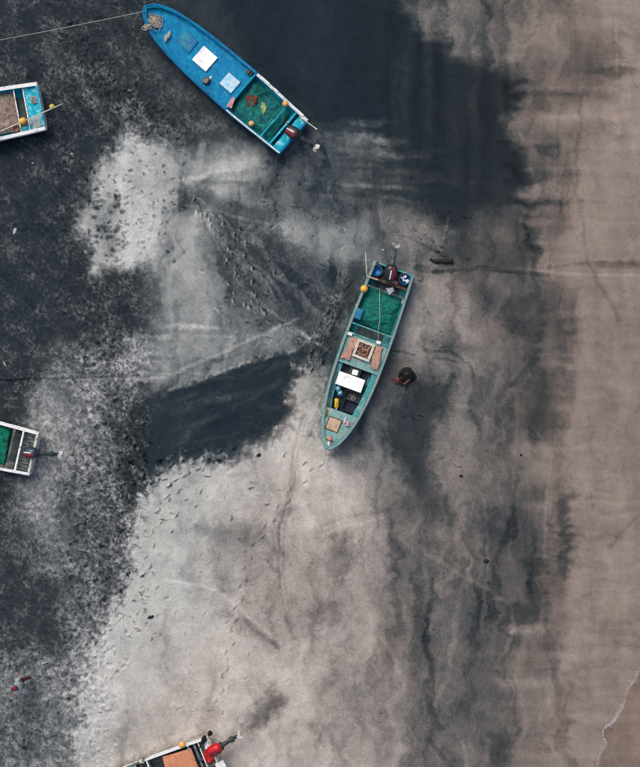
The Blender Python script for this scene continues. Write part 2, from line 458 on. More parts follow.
patch([(440, 690), (500, 690), (520, 740), (500, 800), (430, 800), (425, 740)], 88, 14, .8, 10, 6)
patch([(484, 740), (500, 744), (498, 790), (478, 790)], 68, 7, .7, 6, 4)
patch([(504, 600), (540, 610), (520, 624), (506, 622)], 60, 5, .7, 4, 6)
patch([(520, 630), (560, 632), (540, 690), (505, 690)], 92, 10, .7, 6, 10)
patch([(512, 626), (560, 623), (566, 630), (514, 633)], 124, 4, .8, 2, 6)
patch([(498, 680), (555, 682), (558, 689), (500, 688)], 124, 4, .8, 2, 6)
patch([(574, 580), (584, 580), (576, 640), (562, 690), (552, 690), (548, 790), (536, 790), (548, 680), (566, 636)], 128, 6, .75, 5, 4)
patch([(580, 600), (600, 616), (625, 618), (625, 640), (610, 650)], 100, 10, .5, 6, 12)
patch([(600, 760), (660, 640), (700, 640), (700, 830), (590, 830)], 138, 8, .8, 3, 6)
# left of the middle boat: sand churned up by feet and keels
patch([(352, 268), (362, 258), (366, 268), (350, 310), (332, 352), (318, 366), (308, 360), (322, 330), (338, 296)], 60, 5, .9, 4)
patch([(318, 300), (338, 280), (330, 320), (312, 350), (300, 345)], 88, 8, .8, 6)
patch([(355, 238), (392, 236), (396, 250), (384, 262), (360, 262)], 92, 10, .7, 6)
patch([(300, 362), (318, 350), (316, 400), (306, 396)], 118, 8, .6, 5)
patch([(268, 140), (310, 142), (318, 160), (290, 172), (262, 165)], 88, 8, .8, 8, 3)
# trampled zones
patch([(-60, -60), (240, -60), (160, 10), (150, 60), (230, 128), (180, 150), (128, 136), (90, 190), (90, 262), (150, 262), (155, 385), (140, 490), (120, 600), (90, 690), (110, 830), (-60, 830)], .62, 14, 1, 10, field='gran')
patch([(60, 350), (142, 345), (140, 540), (112, 640), (92, 700), (62, 640), (76, 500)], 1.0, 12, 1, 8, field='gran')
patch([(-60, 640), (100, 640), (118, 700), (105, 830), (-60, 830)], .72, 14, 1, 8, field='gran')
patch([(60, 40), (120, 80), (180, 128), (150, 148), (100, 120), (60, 80)], .95, 10, 1, 8, field='gran')
patch([(90, 140), (185, 155), (170, 262), (90, 262)], .22, 8, 1, 6, field='gran')
patch([(300, 300), (350, 280), (325, 370), (300, 360)], .8, 8, 1, 4, field='gran')
patch([(200, 205), (300, 230), (330, 330), (250, 320)], .3, 10, 1, 5, field='gran')
patch([(-60, -60), (60, -60), (60, 340), (-60, 400)], .5, 14, 1, 10, field='gran')

# --- lines: drag marks, dune crests, old swash lines
L = stroke
L([(170, 390), (196, 384), (240, 365), (296, 351), (314, 336)], 1.4, 36, .03, 1, 2)
L([(178, 372), (250, 341), (288, 323), (298, 318)], 1.2, 36, .02, 1, 2.5)
L([(205, 222), (222, 250), (246, 290), (270, 312), (300, 330), (330, 352)], 1.2, 26, .02, 1.5, 2.5)
L([(212, 232), (232, 268), (262, 304)], 3, -14, -.01, 2, 4)
L([(196, 196), (206, 204), (230, 216), (268, 224)], 1, 24, .015, 1, 2)
L([(200, 216), (240, 262), (300, 300), (345, 330)], 1.2, 14, .01, 2, 3)
L([(212, 210), (250, 240), (300, 270), (345, 300)], 1.2, 12, .01, 3, 3)
for k in range(11):
    o = k * 7
    L([(204 + o * .9, 208 + o * .3), (232 + o, 250 + o * .5), (268 + o, 292 + o * .45)], 1, random.choice((-16, 13, 16)), .01, 6, 2.4)
L([(304, 415), (294, 455), (288, 495), (281, 530), (279, 570), (285, 610), (294, 640)], 1.4, -20, -.02, 2, 1.6)
L([(309, 415), (298, 458), (292, 498), (286, 532), (284, 570), (289, 606)], 1.2, -13, -.015, 2, 1.4)
L([(212, 498), (222, 478), (240, 466)], 1.2, 18, .015, 1, 2)
L([(165, 580), (200, 586), (224, 596), (236, 608), (262, 628), (282, 644)], 1.2, 18, .02, 2, 2.5)
L([(236, 608), (250, 626), (278, 648)], 2.2, -24, -.02, 2, 2)
L([(370, 620), (392, 650), (404, 690)], 2, 14, .01, 3, 3)
L([(432, 270), (470, 268), (520, 270), (560, 274), (640, 276)], 1.2, 20, .008, 1, 2)
L([(416, 268), (440, 272)], 4, -30, 0, 1, 3)
L([(434, 272), (480, 268), (530, 273), (548, 275)], 2.4, -34, -.008, 1, 2.2)
L([(548, 268), (596, 262), (640, 264)], 1.2, -18, 0, 1, 2)
L([(600, 264), (650, 264)], 5, -24, 0, 1, 3)
L([(512, 386), (530, 366), (540, 350)], 3, -26, -.01, 1.5, 3)
L([(514, 390), (486, 420), (482, 440)], 2.5, 16, .01, 2, 3)
L([(446, 406), (470, 408), (487, 418)], 1.5, 12, .008, 2, 2.5)
L([(582, 96), (578, 130), (575, 165), (577, 194), (584, 225), (590, 262), (604, 292), (622, 322)], 1.3, -18, -.006, 4, 2.6)
L([(562, 104), (556, 140), (557, 190)], 1.0, -14, 0, 2, 1.6)
L([(616, 20), (617, 60), (616, 80)], 1.2, 16, 0, 1, 2)
L([(484, 500), (488, 540), (486, 580)], 1.5, 14, .005, 2, 2)
L([(516, 450), (512, 500), (510, 560)], 1.2, 12, .005, 2, 2)
L([(552, 455), (547, 500), (545, 560)], 1.2, 12, .005, 2, 2)
L([(432, 556), (456, 572), (490, 590), (510, 606), (514, 628), (505, 650)], 1.8, 18, .008, 2, 2.5)
L([(460, 590), (452, 650), (448, 680), (430, 720)], 3, 18, .008, 3, 3)
L([(430, 740), (450, 767), (460, 780)], 2.5, -22, -.006, 1.5, 2.5)
L([(462, 742), (468, 770)], 2, 16, 0, 1.5, 2)
L([(476, 780), (486, 756), (488, 742)], 2.5, 16, 0, 2, 2.5)
L([(610, 548), (625, 530), (640, 515)], 2, -14, 0, 2, 2)
L([(412, 540), (430, 555)], 2, 12, 0, 2, 2)
L([(425, 520), (432, 580), (428, 640), (436, 700)], 2, -14, -.008, 4, 2.5)
L([(404, 235), (428, 250), (446, 258)], 1, -22, -.01, 2, 1.6)
L([(448, 218), (444, 236), (440, 250)], 1, 26, 0, 1, 1.5)
L([(320, 525), (350, 515), (380, 512), (404, 508)], 1.2, -16, -.006, 2, 1.6)
L([(318, 536), (350, 524), (384, 518)], 1.2, 12, .006, 2, 1.6)
L([(0, 380), (60, 379), (110, 377), (150, 376)], 1.2, -26, -.01, 1, 1.5)
L([(60, 381), (110, 379), (165, 377)], 1.2, 26, .008, 1, 1.5)
L([(424, 350), (452, 352), (462, 360)], 1.6, -30, -.02, 3, 1.5)
L([(432, 358), (468, 364), (474, 378)], 1.4, -26, -.015, 3, 1.5)
L([(392, 350), (412, 354)], 1.5, -30, -.02, 1, 1.5)
for k in range(16):      # faint comet streaks blown or washed across the black sand
    v0 = random.uniform(120, 205); u0 = random.uniform(312, 350)
    L([(u0, v0), (u0 + random.uniform(25, 75), v0 + random.uniform(0, 5))], random.uniform(.8, 1.8), random.uniform(6, 18), 0, 1, 2.2)
for k in range(26):      # fine ripple lines on the seaward sand
    v0 = random.uniform(480, 700); u0 = random.uniform(540, 600)
    L([(u0, v0), (u0 + random.uniform(12, 34), v0 + random.uniform(-3, 3))], 1.0, random.uniform(-13, -5), -.003, 4, 2.4)
for k in range(18):
    v0 = random.uniform(60, 300); u0 = random.uniform(530, 600)
    L([(u0, v0), (u0 + random.uniform(20, 60), v0 + random.uniform(-2, 2))], 1.0, random.uniform(-10, -4), -.002, 3, 2.6)

for k in range(11):
    t = k / 10
    L([(186 + 6 * t, 200 - 4 * t), (178 + 44 * t, 250 + 6 * t), (160 + 96 * t, 335 - 14 * t)], random.uniform(1, 4), random.choice((-9, -6, 8, 10)), .004, 11, 5.0)
for k in range(12):
    t = k / 11
    L([(188, 182), (215, 168 + 26 * t + random.uniform(-3, 3)), (252 + 20 * t, 156 + 50 * t)], random.uniform(1, 3), random.choice((-12, 10, 13)), .004, 6, 3.4)
for k in range(22):
    v0 = random.uniform(325, 384); u0 = random.uniform(120, 200)
    L([(u0, v0), (u0 + random.uniform(18, 50), v0 + random.uniform(-4, 1))], random.uniform(.8, 1.8), random.choice((-20, 16, 20)), .004, 2, 2.0)
for k in range(30):
    v0 = random.uniform(455, 640); u0 = random.uniform(140, 300)
    L([(u0, v0), (u0 + random.uniform(8, 30), v0 + random.uniform(-6, 2))], .9, random.choice((-12, 10)), .005, 3, 1.6)
# --- footprints
for (a, b) in [(35, 50), (50, 130), (100, 150), (125, 175), (205, 195), (175, 270), (235, 345), (225, 420), (275, 495), (235, 550), (270, 605), (400, 620),
               (375, 460), (325, 390), (375, 540), (335, 310), (505, 490), (262, 655), (330, 672), (355, 690), (450, 725), (270, 260), (130, 205), (300, 230)]:
    stamp(190 + a / 5.9, 190 + b / 5.9, random.uniform(1.2, 1.9), 2.7, 1.35, -30, 84, .05)
for (a, b) in [(100, 135), (130, 120), (165, 130), (150, 155), (110, 180), (85, 230), (185, 215), (140, 240), (115, 285), (205, 170), (100, 335), (170, 260),
               (60, 165), (40, 190), (75, 180), (95, 195), (170, 115), (190, 150), (335, 205), (385, 255), (435, 105), (495, 130), (275, 295), (355, 105)]:
    stamp(140 + a / 3., 420 + b / 3., random.uniform(1.4, 3.0), random.uniform(2.2, 3.6), random.uniform(.9, 1.5), random.uniform(-60, -34), 18, .04)
def trail(P, dk, lt, dp, step=10.5, off=2.6, la=3.0, lb=1.4):
    for (ax, ay), (bx, by) in zip(P, P[1:]):
        d = math.hypot(bx - ax, by - ay); th = math.atan2(by - ay, bx - ax); n_ = max(1, int(d / step))
        for i in range(n_):
            t = (i + random.uniform(-.15, .15)) / n_; sgn = 1 if i % 2 else -1
            stamp(ax + (bx - ax) * t - sgn * off * math.sin(th) + random.gauss(0, .7), ay + (by - ay) * t + sgn * off * math.cos(th) + random.gauss(0, .7),
                  th + random.gauss(0, .2), la * random.uniform(.85, 1.15), lb * random.uniform(.85, 1.15), random.uniform(*dk), random.uniform(*lt), dp)
trail([(195, 197), (212, 216), (226, 240), (236, 272), (262, 312)], (-22, -10), (30, 64), .04, 6.5, 2.4, 2.2, 1.1)
trail([(208, 206), (236, 232), (254, 262), (268, 300)], (-18, -8), (16, 40), .035, 7.5, 2.2, 2.2, 1.1)
trail([(262, 312), (288, 330), (318, 344), (336, 352)], (-24, -12), (20, 50), .04)
trail([(232, 448), (196, 470), (168, 500), (152, 545), (140, 600)], (-44, -22), (6, 16), .04)
trail([(322, 462), (286, 500), (250, 556), (236, 620), (222, 690), (216, 725)], (-26, -12), (6, 14), .035)
trail([(404, 390), (412, 420), (432, 452), (470, 470)], (-20, -9), (3, 10), .025)
trail([(396, 236), (414, 232), (440, 250), (452, 258)], (-34, -16), (4, 14), .03)
trail([(28, 679), (60, 668), (96, 640), (132, 596)], (-24, -10), (10, 26), .04)
trail([(62, 455), (96, 446), (130, 440)], (-24, -10), (10, 26), .04)
def scatter(n, box, ok, la, lb, dk, lt, dp, ang=(0, 6.28)):
    k = 0
    for _ in range(n * 6):
        if k >= n: break
        u = random.uniform(box[0], box[2]); v = random.uniform(box[1], box[3])
        if random.random() > ok(u, v): continue
        f = random.uniform(.7, 1.3)
        stamp(u, v, random.uniform(*ang), la * f, lb * f, random.uniform(*dk), random.uniform(*lt), dp * f); k += 1
def inband(u, v):
    c = 104 - max(0, v - 520) * .12
    return max(0, 1 - abs(u - c) / 46)
scatter(420, (58, 335, 150, 720), inband, 2.6, 1.8, (-26, -4), (4, 34), .035)
scatter(140, (0, 640, 115, 767), lambda u, v: .9 if u < 112 - (767 - v) * .06 else .2, 2.6, 1.7, (-22, -4), (4, 28), .03)
scatter(160, (0, 0, 150, 350), lambda u, v: .6, 2.6, 1.6, (-8, 0), (2, 18), .025)
scatter(160, (60, 20, 190, 150), lambda u, v: max(0, 1 - abs((v - 30) - (u - 60) * .95) / 40), 2.5, 1.5, (-10, -2), (4, 26), .03)
scatter(110, (86, 145, 185, 262), lambda u, v: .8, 1.9, 1.3, (-70, -15), (2, 10), .02)
scatter(60, (88, 195, 130, 262), lambda u, v: .8, 2.6, 1.8, (-70, -20), (2, 12), .025)
scatter(90, (120, 440, 215, 640), lambda u, v: max(0, 1 - (u - 128) / 60), 2.3, 1.1, (-64, -16), (4, 18), .03)
scatter(150, (140, 480, 320, 720), lambda u, v: .5, 2.1, .9, (-22, -6), (4, 12), .02)
scatter(90, (302, 270, 352, 372), lambda u, v: max(0, 1 - abs((u - 336) + (v - 310) * .36) / 26), 4.2, 1.1, (-16, -4), (4, 26), .03, (1.5, 2.3))
scatter(120, (200, 200, 345, 345), lambda u, v: .4, 2.6, 1.2, (-16, -4), (4, 26), .025)
scatter(40, (262, 140, 330, 215), lambda u, v: .5, 2.6, 1.7, (-20, -5), (3, 16), .025)
scatter(40, (150, 390, 290, 455), lambda u, v: .5, 2.0, 1.3, (-8, 0), (4, 22), .02)
scatter(60, (385, 200, 470, 360), lambda u, v: .5, 2.0, 1.0, (-34, -8), (2, 14), .02)
scatter(16, (385, 130, 450, 205), lambda u, v: .7, 2.0, 1.1, (-18, -10), (0, 5), .02)
scatter(70, (330, 380, 480, 767), lambda u, v: .4, 1.8, .9, (-26, -6), (2, 12), .015)
scatter(40, (520, 240, 640, 700), lambda u, v: .4, 1.5, .8, (-26, -6), (0, 8), .008)

# --- texture of the sand
n_b = fbm(U, V, 70, 70, 31, 4, .55)
n_m = fbm(U, V, 20, 20, 51, 5, .6)
n_s = fbm(U, V, 5.5, 6.5, 71, 3, .65, .35)
n_f = fbm(U, V, 2.4, 2.7, 91, 2, .6, 1.1)
n_v = fbm(U + 9 * wy, V + 25 * wx, 13, 120, 111, 3, .55, -.06)
smk = .75 * fbm(U + 12 * wx, V + 14 * wy, 17, 120, 131, 4, .6, .05) + .45 * fbm(U + 14 * wx, V + 20 * wy, 34, 90, 137, 3, .6)       # smoky smudges of black grains in the paler sand
lump = np.tanh(3.6 * fbm(U + 1.5 * wf, V + 1.5 * wf, 5.2, 6.0, 171, 3, .75, .25))
clot = sstep(-.35, .45, n_m + .5 * n_b)                          # where trampling is dense
sea = sstep(430, 560, U)
vis = .22 + .78 * sstep(40, 85, tone)
mid = sstep(55, 90, tone) * (1 - gran)
grain = fbm(U, V, 1.6, 1.8, 191, 2, .7, .55)
fleck = sstep(.10, .55, fbm(U + wf, V + wf, 3.4, 4.0, 211, 3, .8) + .35 * n_m)
tone += vis * (8 * n_b + 12 * n_m * (1 - .5 * sea) + 7 * n_s * (1 - .5 * sea)) + (6 - 2.5 * sea) * n_f * vis
sm2 = mid * (1 - .75 * sstep(540, 600, U + 10 * wx))
tone -= sm2 * 52 * np.clip(smk + .02, 0, 2) * (1 - sstep(135, 158, tone) * .30)
tone += sm2 * 26 * np.clip(-smk, 0, 2) * (1 - sstep(135, 158, tone) * .30)
amp = (.40 + .60 * sstep(48, 100, tone)) * (1 - .5 * sstep(135, 172, tone))
diag = fbm(U + 8 * wx, V + 8 * wy, 55, 5, 231, 4, .6, .78)
tone += gran * (5 + 16 * diag * (1 - .7 * sstep(180, 330, V)))
tone += gran * (.4 + .6 * clot) * amp * (36 * lump + 24 * n_s + 26 * n_f + 14 * grain) + gran * 20 * n_m * amp
tone += gran * (1 - sstep(60, 110, tone)) * (80 * fleck * (.3 + .7 * clot) - 12 - 12 * n_s - 8 * grain)
tone += (2.5 + 4.5 * sea) * strk * (1 - gran) * vis
tone += (4.0 + 4 * sea) * n_v * (1 - gran) * np.maximum(vis, .5)
tone += grain * (2.2 + 7 * vis * (1 - .7 * sea))
tone = np.clip(tone, 24, 208)
hgt += .05 * n_b * (1 - .9 * sea) + .018 * n_m * (1 - .85 * sea) + gran * (.014 * lump + .008 * n_s + .003 * n_f)
hgt += .002 * strk * sea + .003 * n_s * (1 - .8 * sea)
warm = np.clip(warm + .12 * n_b, 0, 1)
hgt -= .018 * np.maximum(U - 560, 0) / S * (U < 3000) + .018 * 94 * (U >= 3000)

# ------------------------------------------------------------------ boats' places (photo pixels): stern centre, heading, outline
def axis_angle(du, dv):
    return math.atan2(-dv, du)
BOATS = {
    'blue':   dict(st=(294, 137), ang=axis_angle(-.756, -.655)),
    'teal':   dict(st=(394.5, 268), ang=axis_angle(-.345, .939)),
    'white':  dict(st=(41.5, 106), ang=axis_angle(-.983, .185)),
    'grey':   dict(st=(34.5, 454), ang=axis_angle(-.975, -.222)),
    'orange': dict(st=(216, 757), ang=axis_angle(-.93, .365)),
}
RIM = .72
for b in BOATS.values():
    p = W(*b['st'], RIM); b['loc'] = Vector((p.x, p.y, 0)); b['rz'] = b['ang']
    # flatten the ground the hull rests on, with a slight scour around it
    c, s = math.cos(b['rz']), math.sin(b['rz'])
    X = (U - 320) / S - p.x; Y = (383.5 - V) / S - p.y
    a_ = X * c + Y * s; b_ = -X * s + Y * c
    m = sstep(-.35, .25, a_) * (1 - sstep(7.2, 7.9, a_)) * (1 - sstep(.75, 1.25, np.abs(b_)))
    hgt *= (1 - m)
    hgt -= .015 * m
    ring = 4 * m * (1 - m)
    hgt += ring * (.05 + .05 * wh) * (1 - sstep(7.0, 7.6, a_) * .5)

def ground_z(x, y):
    u = x * S + 320; v = 383.5 - y * S
    i = int(np.clip(np.searchsorted(us, u), 1, len(us) - 1)); j = int(np.clip(np.searchsorted(vs, v), 1, len(vs) - 1))
    return float(hgt[i - 1:i + 1, j - 1:j + 1].mean())

# --- ground mesh
def ramp(t, keys, ch):
    ks = [k[0] for k in keys]
    return np.interp(t, ks, [k[1][ch] for k in keys])
COOL = [(22, (15, 21, 26)), (42, (33, 44, 54)), (70, (64, 71, 77)), (110, (106, 110, 114)), (165, (168, 168, 168)), (205, (208, 207, 205))]
WARM = [(26, (26, 28, 31)), (42, (38, 43, 48)), (70, (72, 70, 70)), (110, (122, 108, 103)), (165, (182, 164, 157)), (205, (213, 202, 197))]
cols = np.zeros(U.shape + (4,), np.float32); cols[..., 3] = 1
tone_c = np.clip(tone, 22, 208)
for ch in range(3):
    d = ramp(tone, COOL, ch) * (1 - warm) + ramp(tone, WARM, ch) * warm
    d = d / 255.
    cols[..., ch] = np.clip(np.where(d <= .04045, d / 12.92, ((d + .055) / 1.055) ** 2.4) * ALB * (.99, 1.03, .985)[ch] - .002, .004, .65)
lumc = cols[..., :3].mean(-1, keepdims=True)
cols[..., :3] += (lumc * np.array([.97, 1.0, 1.03], np.float32) - cols[..., :3]) * (gran * .5)[..., None]
nu, nv = len(us), len(vs)
co = np.zeros((nu * nv, 3), np.float32)
co[:, 0] = ((U - 320) / S).ravel(); co[:, 1] = ((383.5 - V) / S).ravel(); co[:, 2] = hgt.ravel()
idx = np.arange(nu * nv).reshape(nu, nv)
q = np.stack([idx[:-1, :-1], idx[:-1, 1:], idx[1:, 1:], idx[1:, :-1]], -1).reshape(-1, 4)
me = bpy.data.meshes.new('sand')
me.vertices.add(nu * nv); me.vertices.foreach_set('co', co.ravel())
me.loops.add(q.size); me.loops.foreach_set('vertex_index', q.ravel().astype(np.int32))
me.polygons.add(len(q)); me.polygons.foreach_set('loop_start', np.arange(0, q.size, 4, dtype=np.int32))
me.polygons.foreach_set('use_smooth', np.ones(len(q), bool))
me.update(calc_edges=True)
at = me.color_attributes.new('sand_colour', 'FLOAT_COLOR', 'POINT')
at.data.foreach_set('color', cols.ravel())
sm = bpy.data.materials.new('beach_sand'); sm.use_nodes = True
n, l = sm.node_tree.nodes, sm.node_tree.links
pb = n['Principled BSDF']
ca = n.new('ShaderNodeVertexColor'); ca.layer_name = 'sand_colour'
tc = n.new('ShaderNodeTexCoord')
g1 = n.new('ShaderNodeTexNoise'); g1.inputs['Scale'].default_value = 31; g1.inputs['Detail'].default_value = 5; g1.inputs['Roughness'].default_value = .75
l.new(tc.outputs['Object'], g1.inputs['Vector'])
mr = n.new('ShaderNodeMapRange'); mr.inputs[1].default_value = .25; mr.inputs[2].default_value = .75; mr.inputs[3].default_value = .72; mr.inputs[4].default_value = 1.28
l.new(g1.outputs['Fac'], mr.inputs[0])
vm = n.new('ShaderNodeVectorMath'); vm.operation = 'SCALE'
l.new(ca.outputs['Color'], vm.inputs[0]); l.new(mr.outputs[0], vm.inputs['Scale'])
l.new(vm.outputs[0], pb.inputs['Base Color'])
pb.inputs['Roughness'].default_value = .92; pb.inputs['Specular IOR Level'].default_value = .12
g2 = n.new('ShaderNodeTexNoise'); g2.inputs['Scale'].default_value = 45; g2.inputs['Detail'].default_value = 4
l.new(tc.outputs['Object'], g2.inputs['Vector'])
bp = n.new('ShaderNodeBump'); bp.inputs['Strength'].default_value = .25; bp.inputs['Distance'].default_value = .02
l.new(g2.outputs['Fac'], bp.inputs['Height']); l.new(bp.outputs[0], pb.inputs['Normal'])
sand = link_mesh('beach_sand', me, sm); sand['kind'] = 'structure'


# ------------------------------------------------------------------ materials of the boats
M = dict(
    blue=mat('blue_paint', rgb(0, 127, 178), .6, .22, 4, rgb(30, 154, 194), .36, 5, spec=.15, fine=.3),
    blue_edge=mat('blue_edge_paint', rgb(8, 124, 172), .6, .2, 5, rgb(0, 94, 146), .4, 3, spec=.15),
    turq=mat('turquoise_paint', rgb(0, 154, 178), .6, .2, 4, rgb(60, 190, 204), .3, 4, spec=.15),
    turq_dirty=mat('worn_turquoise_paint', rgb(0, 176, 202), .6, .25, 5, rgb(170, 218, 226), .30, 5, spec=.15),
    teal=mat('weathered_teal_paint', rgb(58, 152, 158), .65, .2, 5, rgb(150, 180, 174), .34, 4),
    teal_in=mat('teal_inside_paint', rgb(44, 134, 144), .65, .25, 5, rgb(26, 86, 98), .4, 4),
    teal_pale=mat('sun_bleached_teal_deck', rgb(112, 168, 166), .75, .25, 7, rgb(184, 162, 144), .33, 5),
    rim_tan=mat('bare_wood_rim', rgb(158, 160, 150), .75, .25, 6, rgb(96, 130, 128), .45, 6),
    white=mat('white_paint', rgb(236, 238, 238), .5, .08, 5, rgb(178, 176, 170), .18, 6),
    white_worn=mat('worn_white_paint', rgb(226, 226, 222), .6, .15, 6, rgb(132, 122, 112), .3, 7),
    pale_blue=mat('pale_blue_lid', rgb(206, 234, 246), .55, .1, 6, rgb(130, 200, 230), .4, 9),
    hatch_blue=mat('dull_blue_lid', rgb(22, 110, 158), .6, .2, 8, rgb(36, 140, 160), .45, 6),
    hold=mat('dark_bilge', rgb(30, 58, 66), .6, .4, 6, rgb(64, 66, 62), .4, 6),
    dirt=mat('dirty_grey_deck', rgb(110, 118, 114), .8, .3, 8, rgb(58, 66, 66), .45, 6),
    slat=mat('grey_green_plank', rgb(112, 124, 118), .8, .3, 10, rgb(60, 72, 70), .45, 8),
    brownboard=mat('brown_board', rgb(92, 70, 62), .8, .3, 8, rgb(50, 40, 38), .4, 6),
    black=mat('black_cowl', rgb(34, 38, 44), .35, .2, 8, spec=.5, bump=0),
    navy=mat('dark_blue_cowl', rgb(32, 52, 72), .35, .2, 8, spec=.5, bump=0),
    red=mat('red_cowl', rgb(208, 22, 28), .4, .15, 8, rgb(150, 12, 20), .3, 6, bump=0),
    redmark=mat('red_decal', rgb(138, 38, 50), .5, .25, 9, rgb(70, 48, 54), .4, 14, bump=0),
    greymetal=mat('dark_grey_casting', rgb(66, 78, 80), .5, .25, 12, rgb(38, 44, 46), .4, 10),
    greenmetal=mat('green_grey_casting', rgb(74, 96, 92), .5, .25, 12, rgb(40, 52, 50), .4, 10),
    propwhite=mat('bare_metal_propeller', rgb(214, 214, 212), .45, .1, 12, metal=.0),
    rope=mat('pale_rope', rgb(196, 186, 172), .9, .2, 20, rgb(140, 128, 116), .35, 14),
    rope_grey=mat('grey_rope', rgb(150, 148, 146), .9, .2, 14),
    net=mat('green_net', rgb(8, 134, 118), .9, .3, 7, rgb(6, 84, 80), .5, 7, bump=.8, bump_scale=45, fine=.5),
    net_l=mat('green_net_strand', rgb(50, 140, 125), .9, .3, 9),
    net_bright=mat('bright_green_net', rgb(6, 140, 112), .9, .35, 9, rgb(6, 84, 76), .45, 7, bump=.8, bump_scale=45, fine=.5),
    net_teal=mat('teal_green_net', rgb(24, 128, 112), .9, .4, 9, rgb(14, 92, 110), .5, 6, bump=.8, bump_scale=45, fine=.5),
    net_tan=mat('tan_net', rgb(158, 146, 132), .95, .3, 9, rgb(128, 98, 88), .45, 6, bump=.8, bump_scale=45, fine=.45),
    net_rust=mat('rust_net', rgb(132, 66, 46), .95, .4, 12, rgb(70, 62, 44), .4, 10, bump=.8, bump_scale=45),
    net_pale=mat('pale_yellow_net', rgb(178, 196, 134), .95, .3, 12, rgb(120, 150, 96), .4, 10, bump=.8, bump_scale=45),
    orange=mat('orange_float', rgb(242, 172, 84), .5, .12, 14, rgb(226, 196, 150), .35, 12, bump=0),
    yellow=mat('yellow_float', rgb(246, 186, 66), .5, .12, 14, rgb(226, 160, 60), .3, 12, bump=0),
    lemon=mat('lemon_float', rgb(214, 190, 60), .5, .15, 14, bump=0),
    tarp=mat('orange_tan_tarpaulin', rgb(206, 140, 104), .75, .12, 5, rgb(178, 116, 88), .3, 4, bump=.2),
    pinkfoam=mat('pink_tan_foam', rgb(202, 158, 136), .9, .2, 14, rgb(166, 122, 106), .4, 9, bump=.6, bump_scale=35),
    tanwood=mat('tan_plywood', rgb(206, 180, 150), .8, .15, 10, rgb(168, 140, 116), .35, 8),
    cream=mat('cream_frame', rgb(218, 212, 196), .7, .12, 10, rgb(164, 156, 140), .3, 8),
    catch=mat('brown_bait', rgb(168, 120, 98), .8, .25, 22, rgb(196, 160, 140), .4, 16, bump=.8, bump_scale=40),
    coolerwhite=mat('white_foam_lid', (.84, .84, .84, 1), .6, .05, 4, rgb(214, 210, 202), .22, 5, bump=.05, fine=.04),
    basin=mat('blue_plastic', rgb(22, 108, 168), .4, .15, 10, rgb(70, 150, 200), .3, 8, bump=0),
    navycrate=mat('navy_plastic', rgb(16, 30, 58), .45, .2, 10, bump=0),
    blackcrate=mat('black_plastic', rgb(48, 58, 62), .45, .3, 10, bump=0),
    yellowplastic=mat('yellow_plastic', rgb(236, 190, 30), .45, .12, 10, bump=0),
    pinkcloth=mat('pink_cloth', rgb(206, 150, 160), .95, .2, 12, bump=.4),
    bamboo=mat('bleached_bamboo', rgb(222, 214, 196), .7, .15, 12, rgb(180, 166, 140), .35, 10),
    tealjug=mat('pale_teal_plastic', rgb(90, 170, 190), .45, .15, 10, bump=0),
    blackcloth=mat('black_cloth', rgb(22, 24, 26), .95, .3, 10, bump=.5),
    magenta=mat('faded_magenta_cloth', rgb(140, 62, 80), .95, .25, 10, bump=.4),
    darkred=mat('dark_red_strap', rgb(84, 24, 34), .9, .2, 10),
    log=mat('wet_black_wood', rgb(24, 25, 28), .7, .3, 10, bump=.8, bump_scale=30),
    stone_d=mat('dark_stone', rgb(36, 36, 40), .9, .3, 20, bump=.5),
    shell=mat('bleached_shell', rgb(172, 172, 170), .8, .12, 20),
    sack=mat('grimy_white_sack', rgb(176, 188, 190), .85, .25, 10, rgb(120, 140, 140), .4, 8, bump=.6, bump_scale=25),
    rustwood=mat('rusty_brown_scrap', rgb(120, 62, 36), .9, .35, 12, rgb(50, 34, 30), .5, 10),
)

# ------------------------------------------------------------------ boat building
def catmull(pts, n):
    P = [Vector((*p, 0)) for p in pts]
    P = [2 * P[0] - P[1]] + P + [2 * P[-1] - P[-2]]
    out = []
    for i in range(1, len(P) - 2):
        for k in range(n):
            t = k / n
            a, b, c, d = P[i - 1:i + 3]
            out.append(.5 * ((2 * b) + (c - a) * t + (2 * a - 5 * b + 4 * c - d) * t * t + (3 * b - a - 3 * c + d) * t ** 3))
    out.append(P[-2])
    return [(p.x, max(p.y, 0)) for p in out]

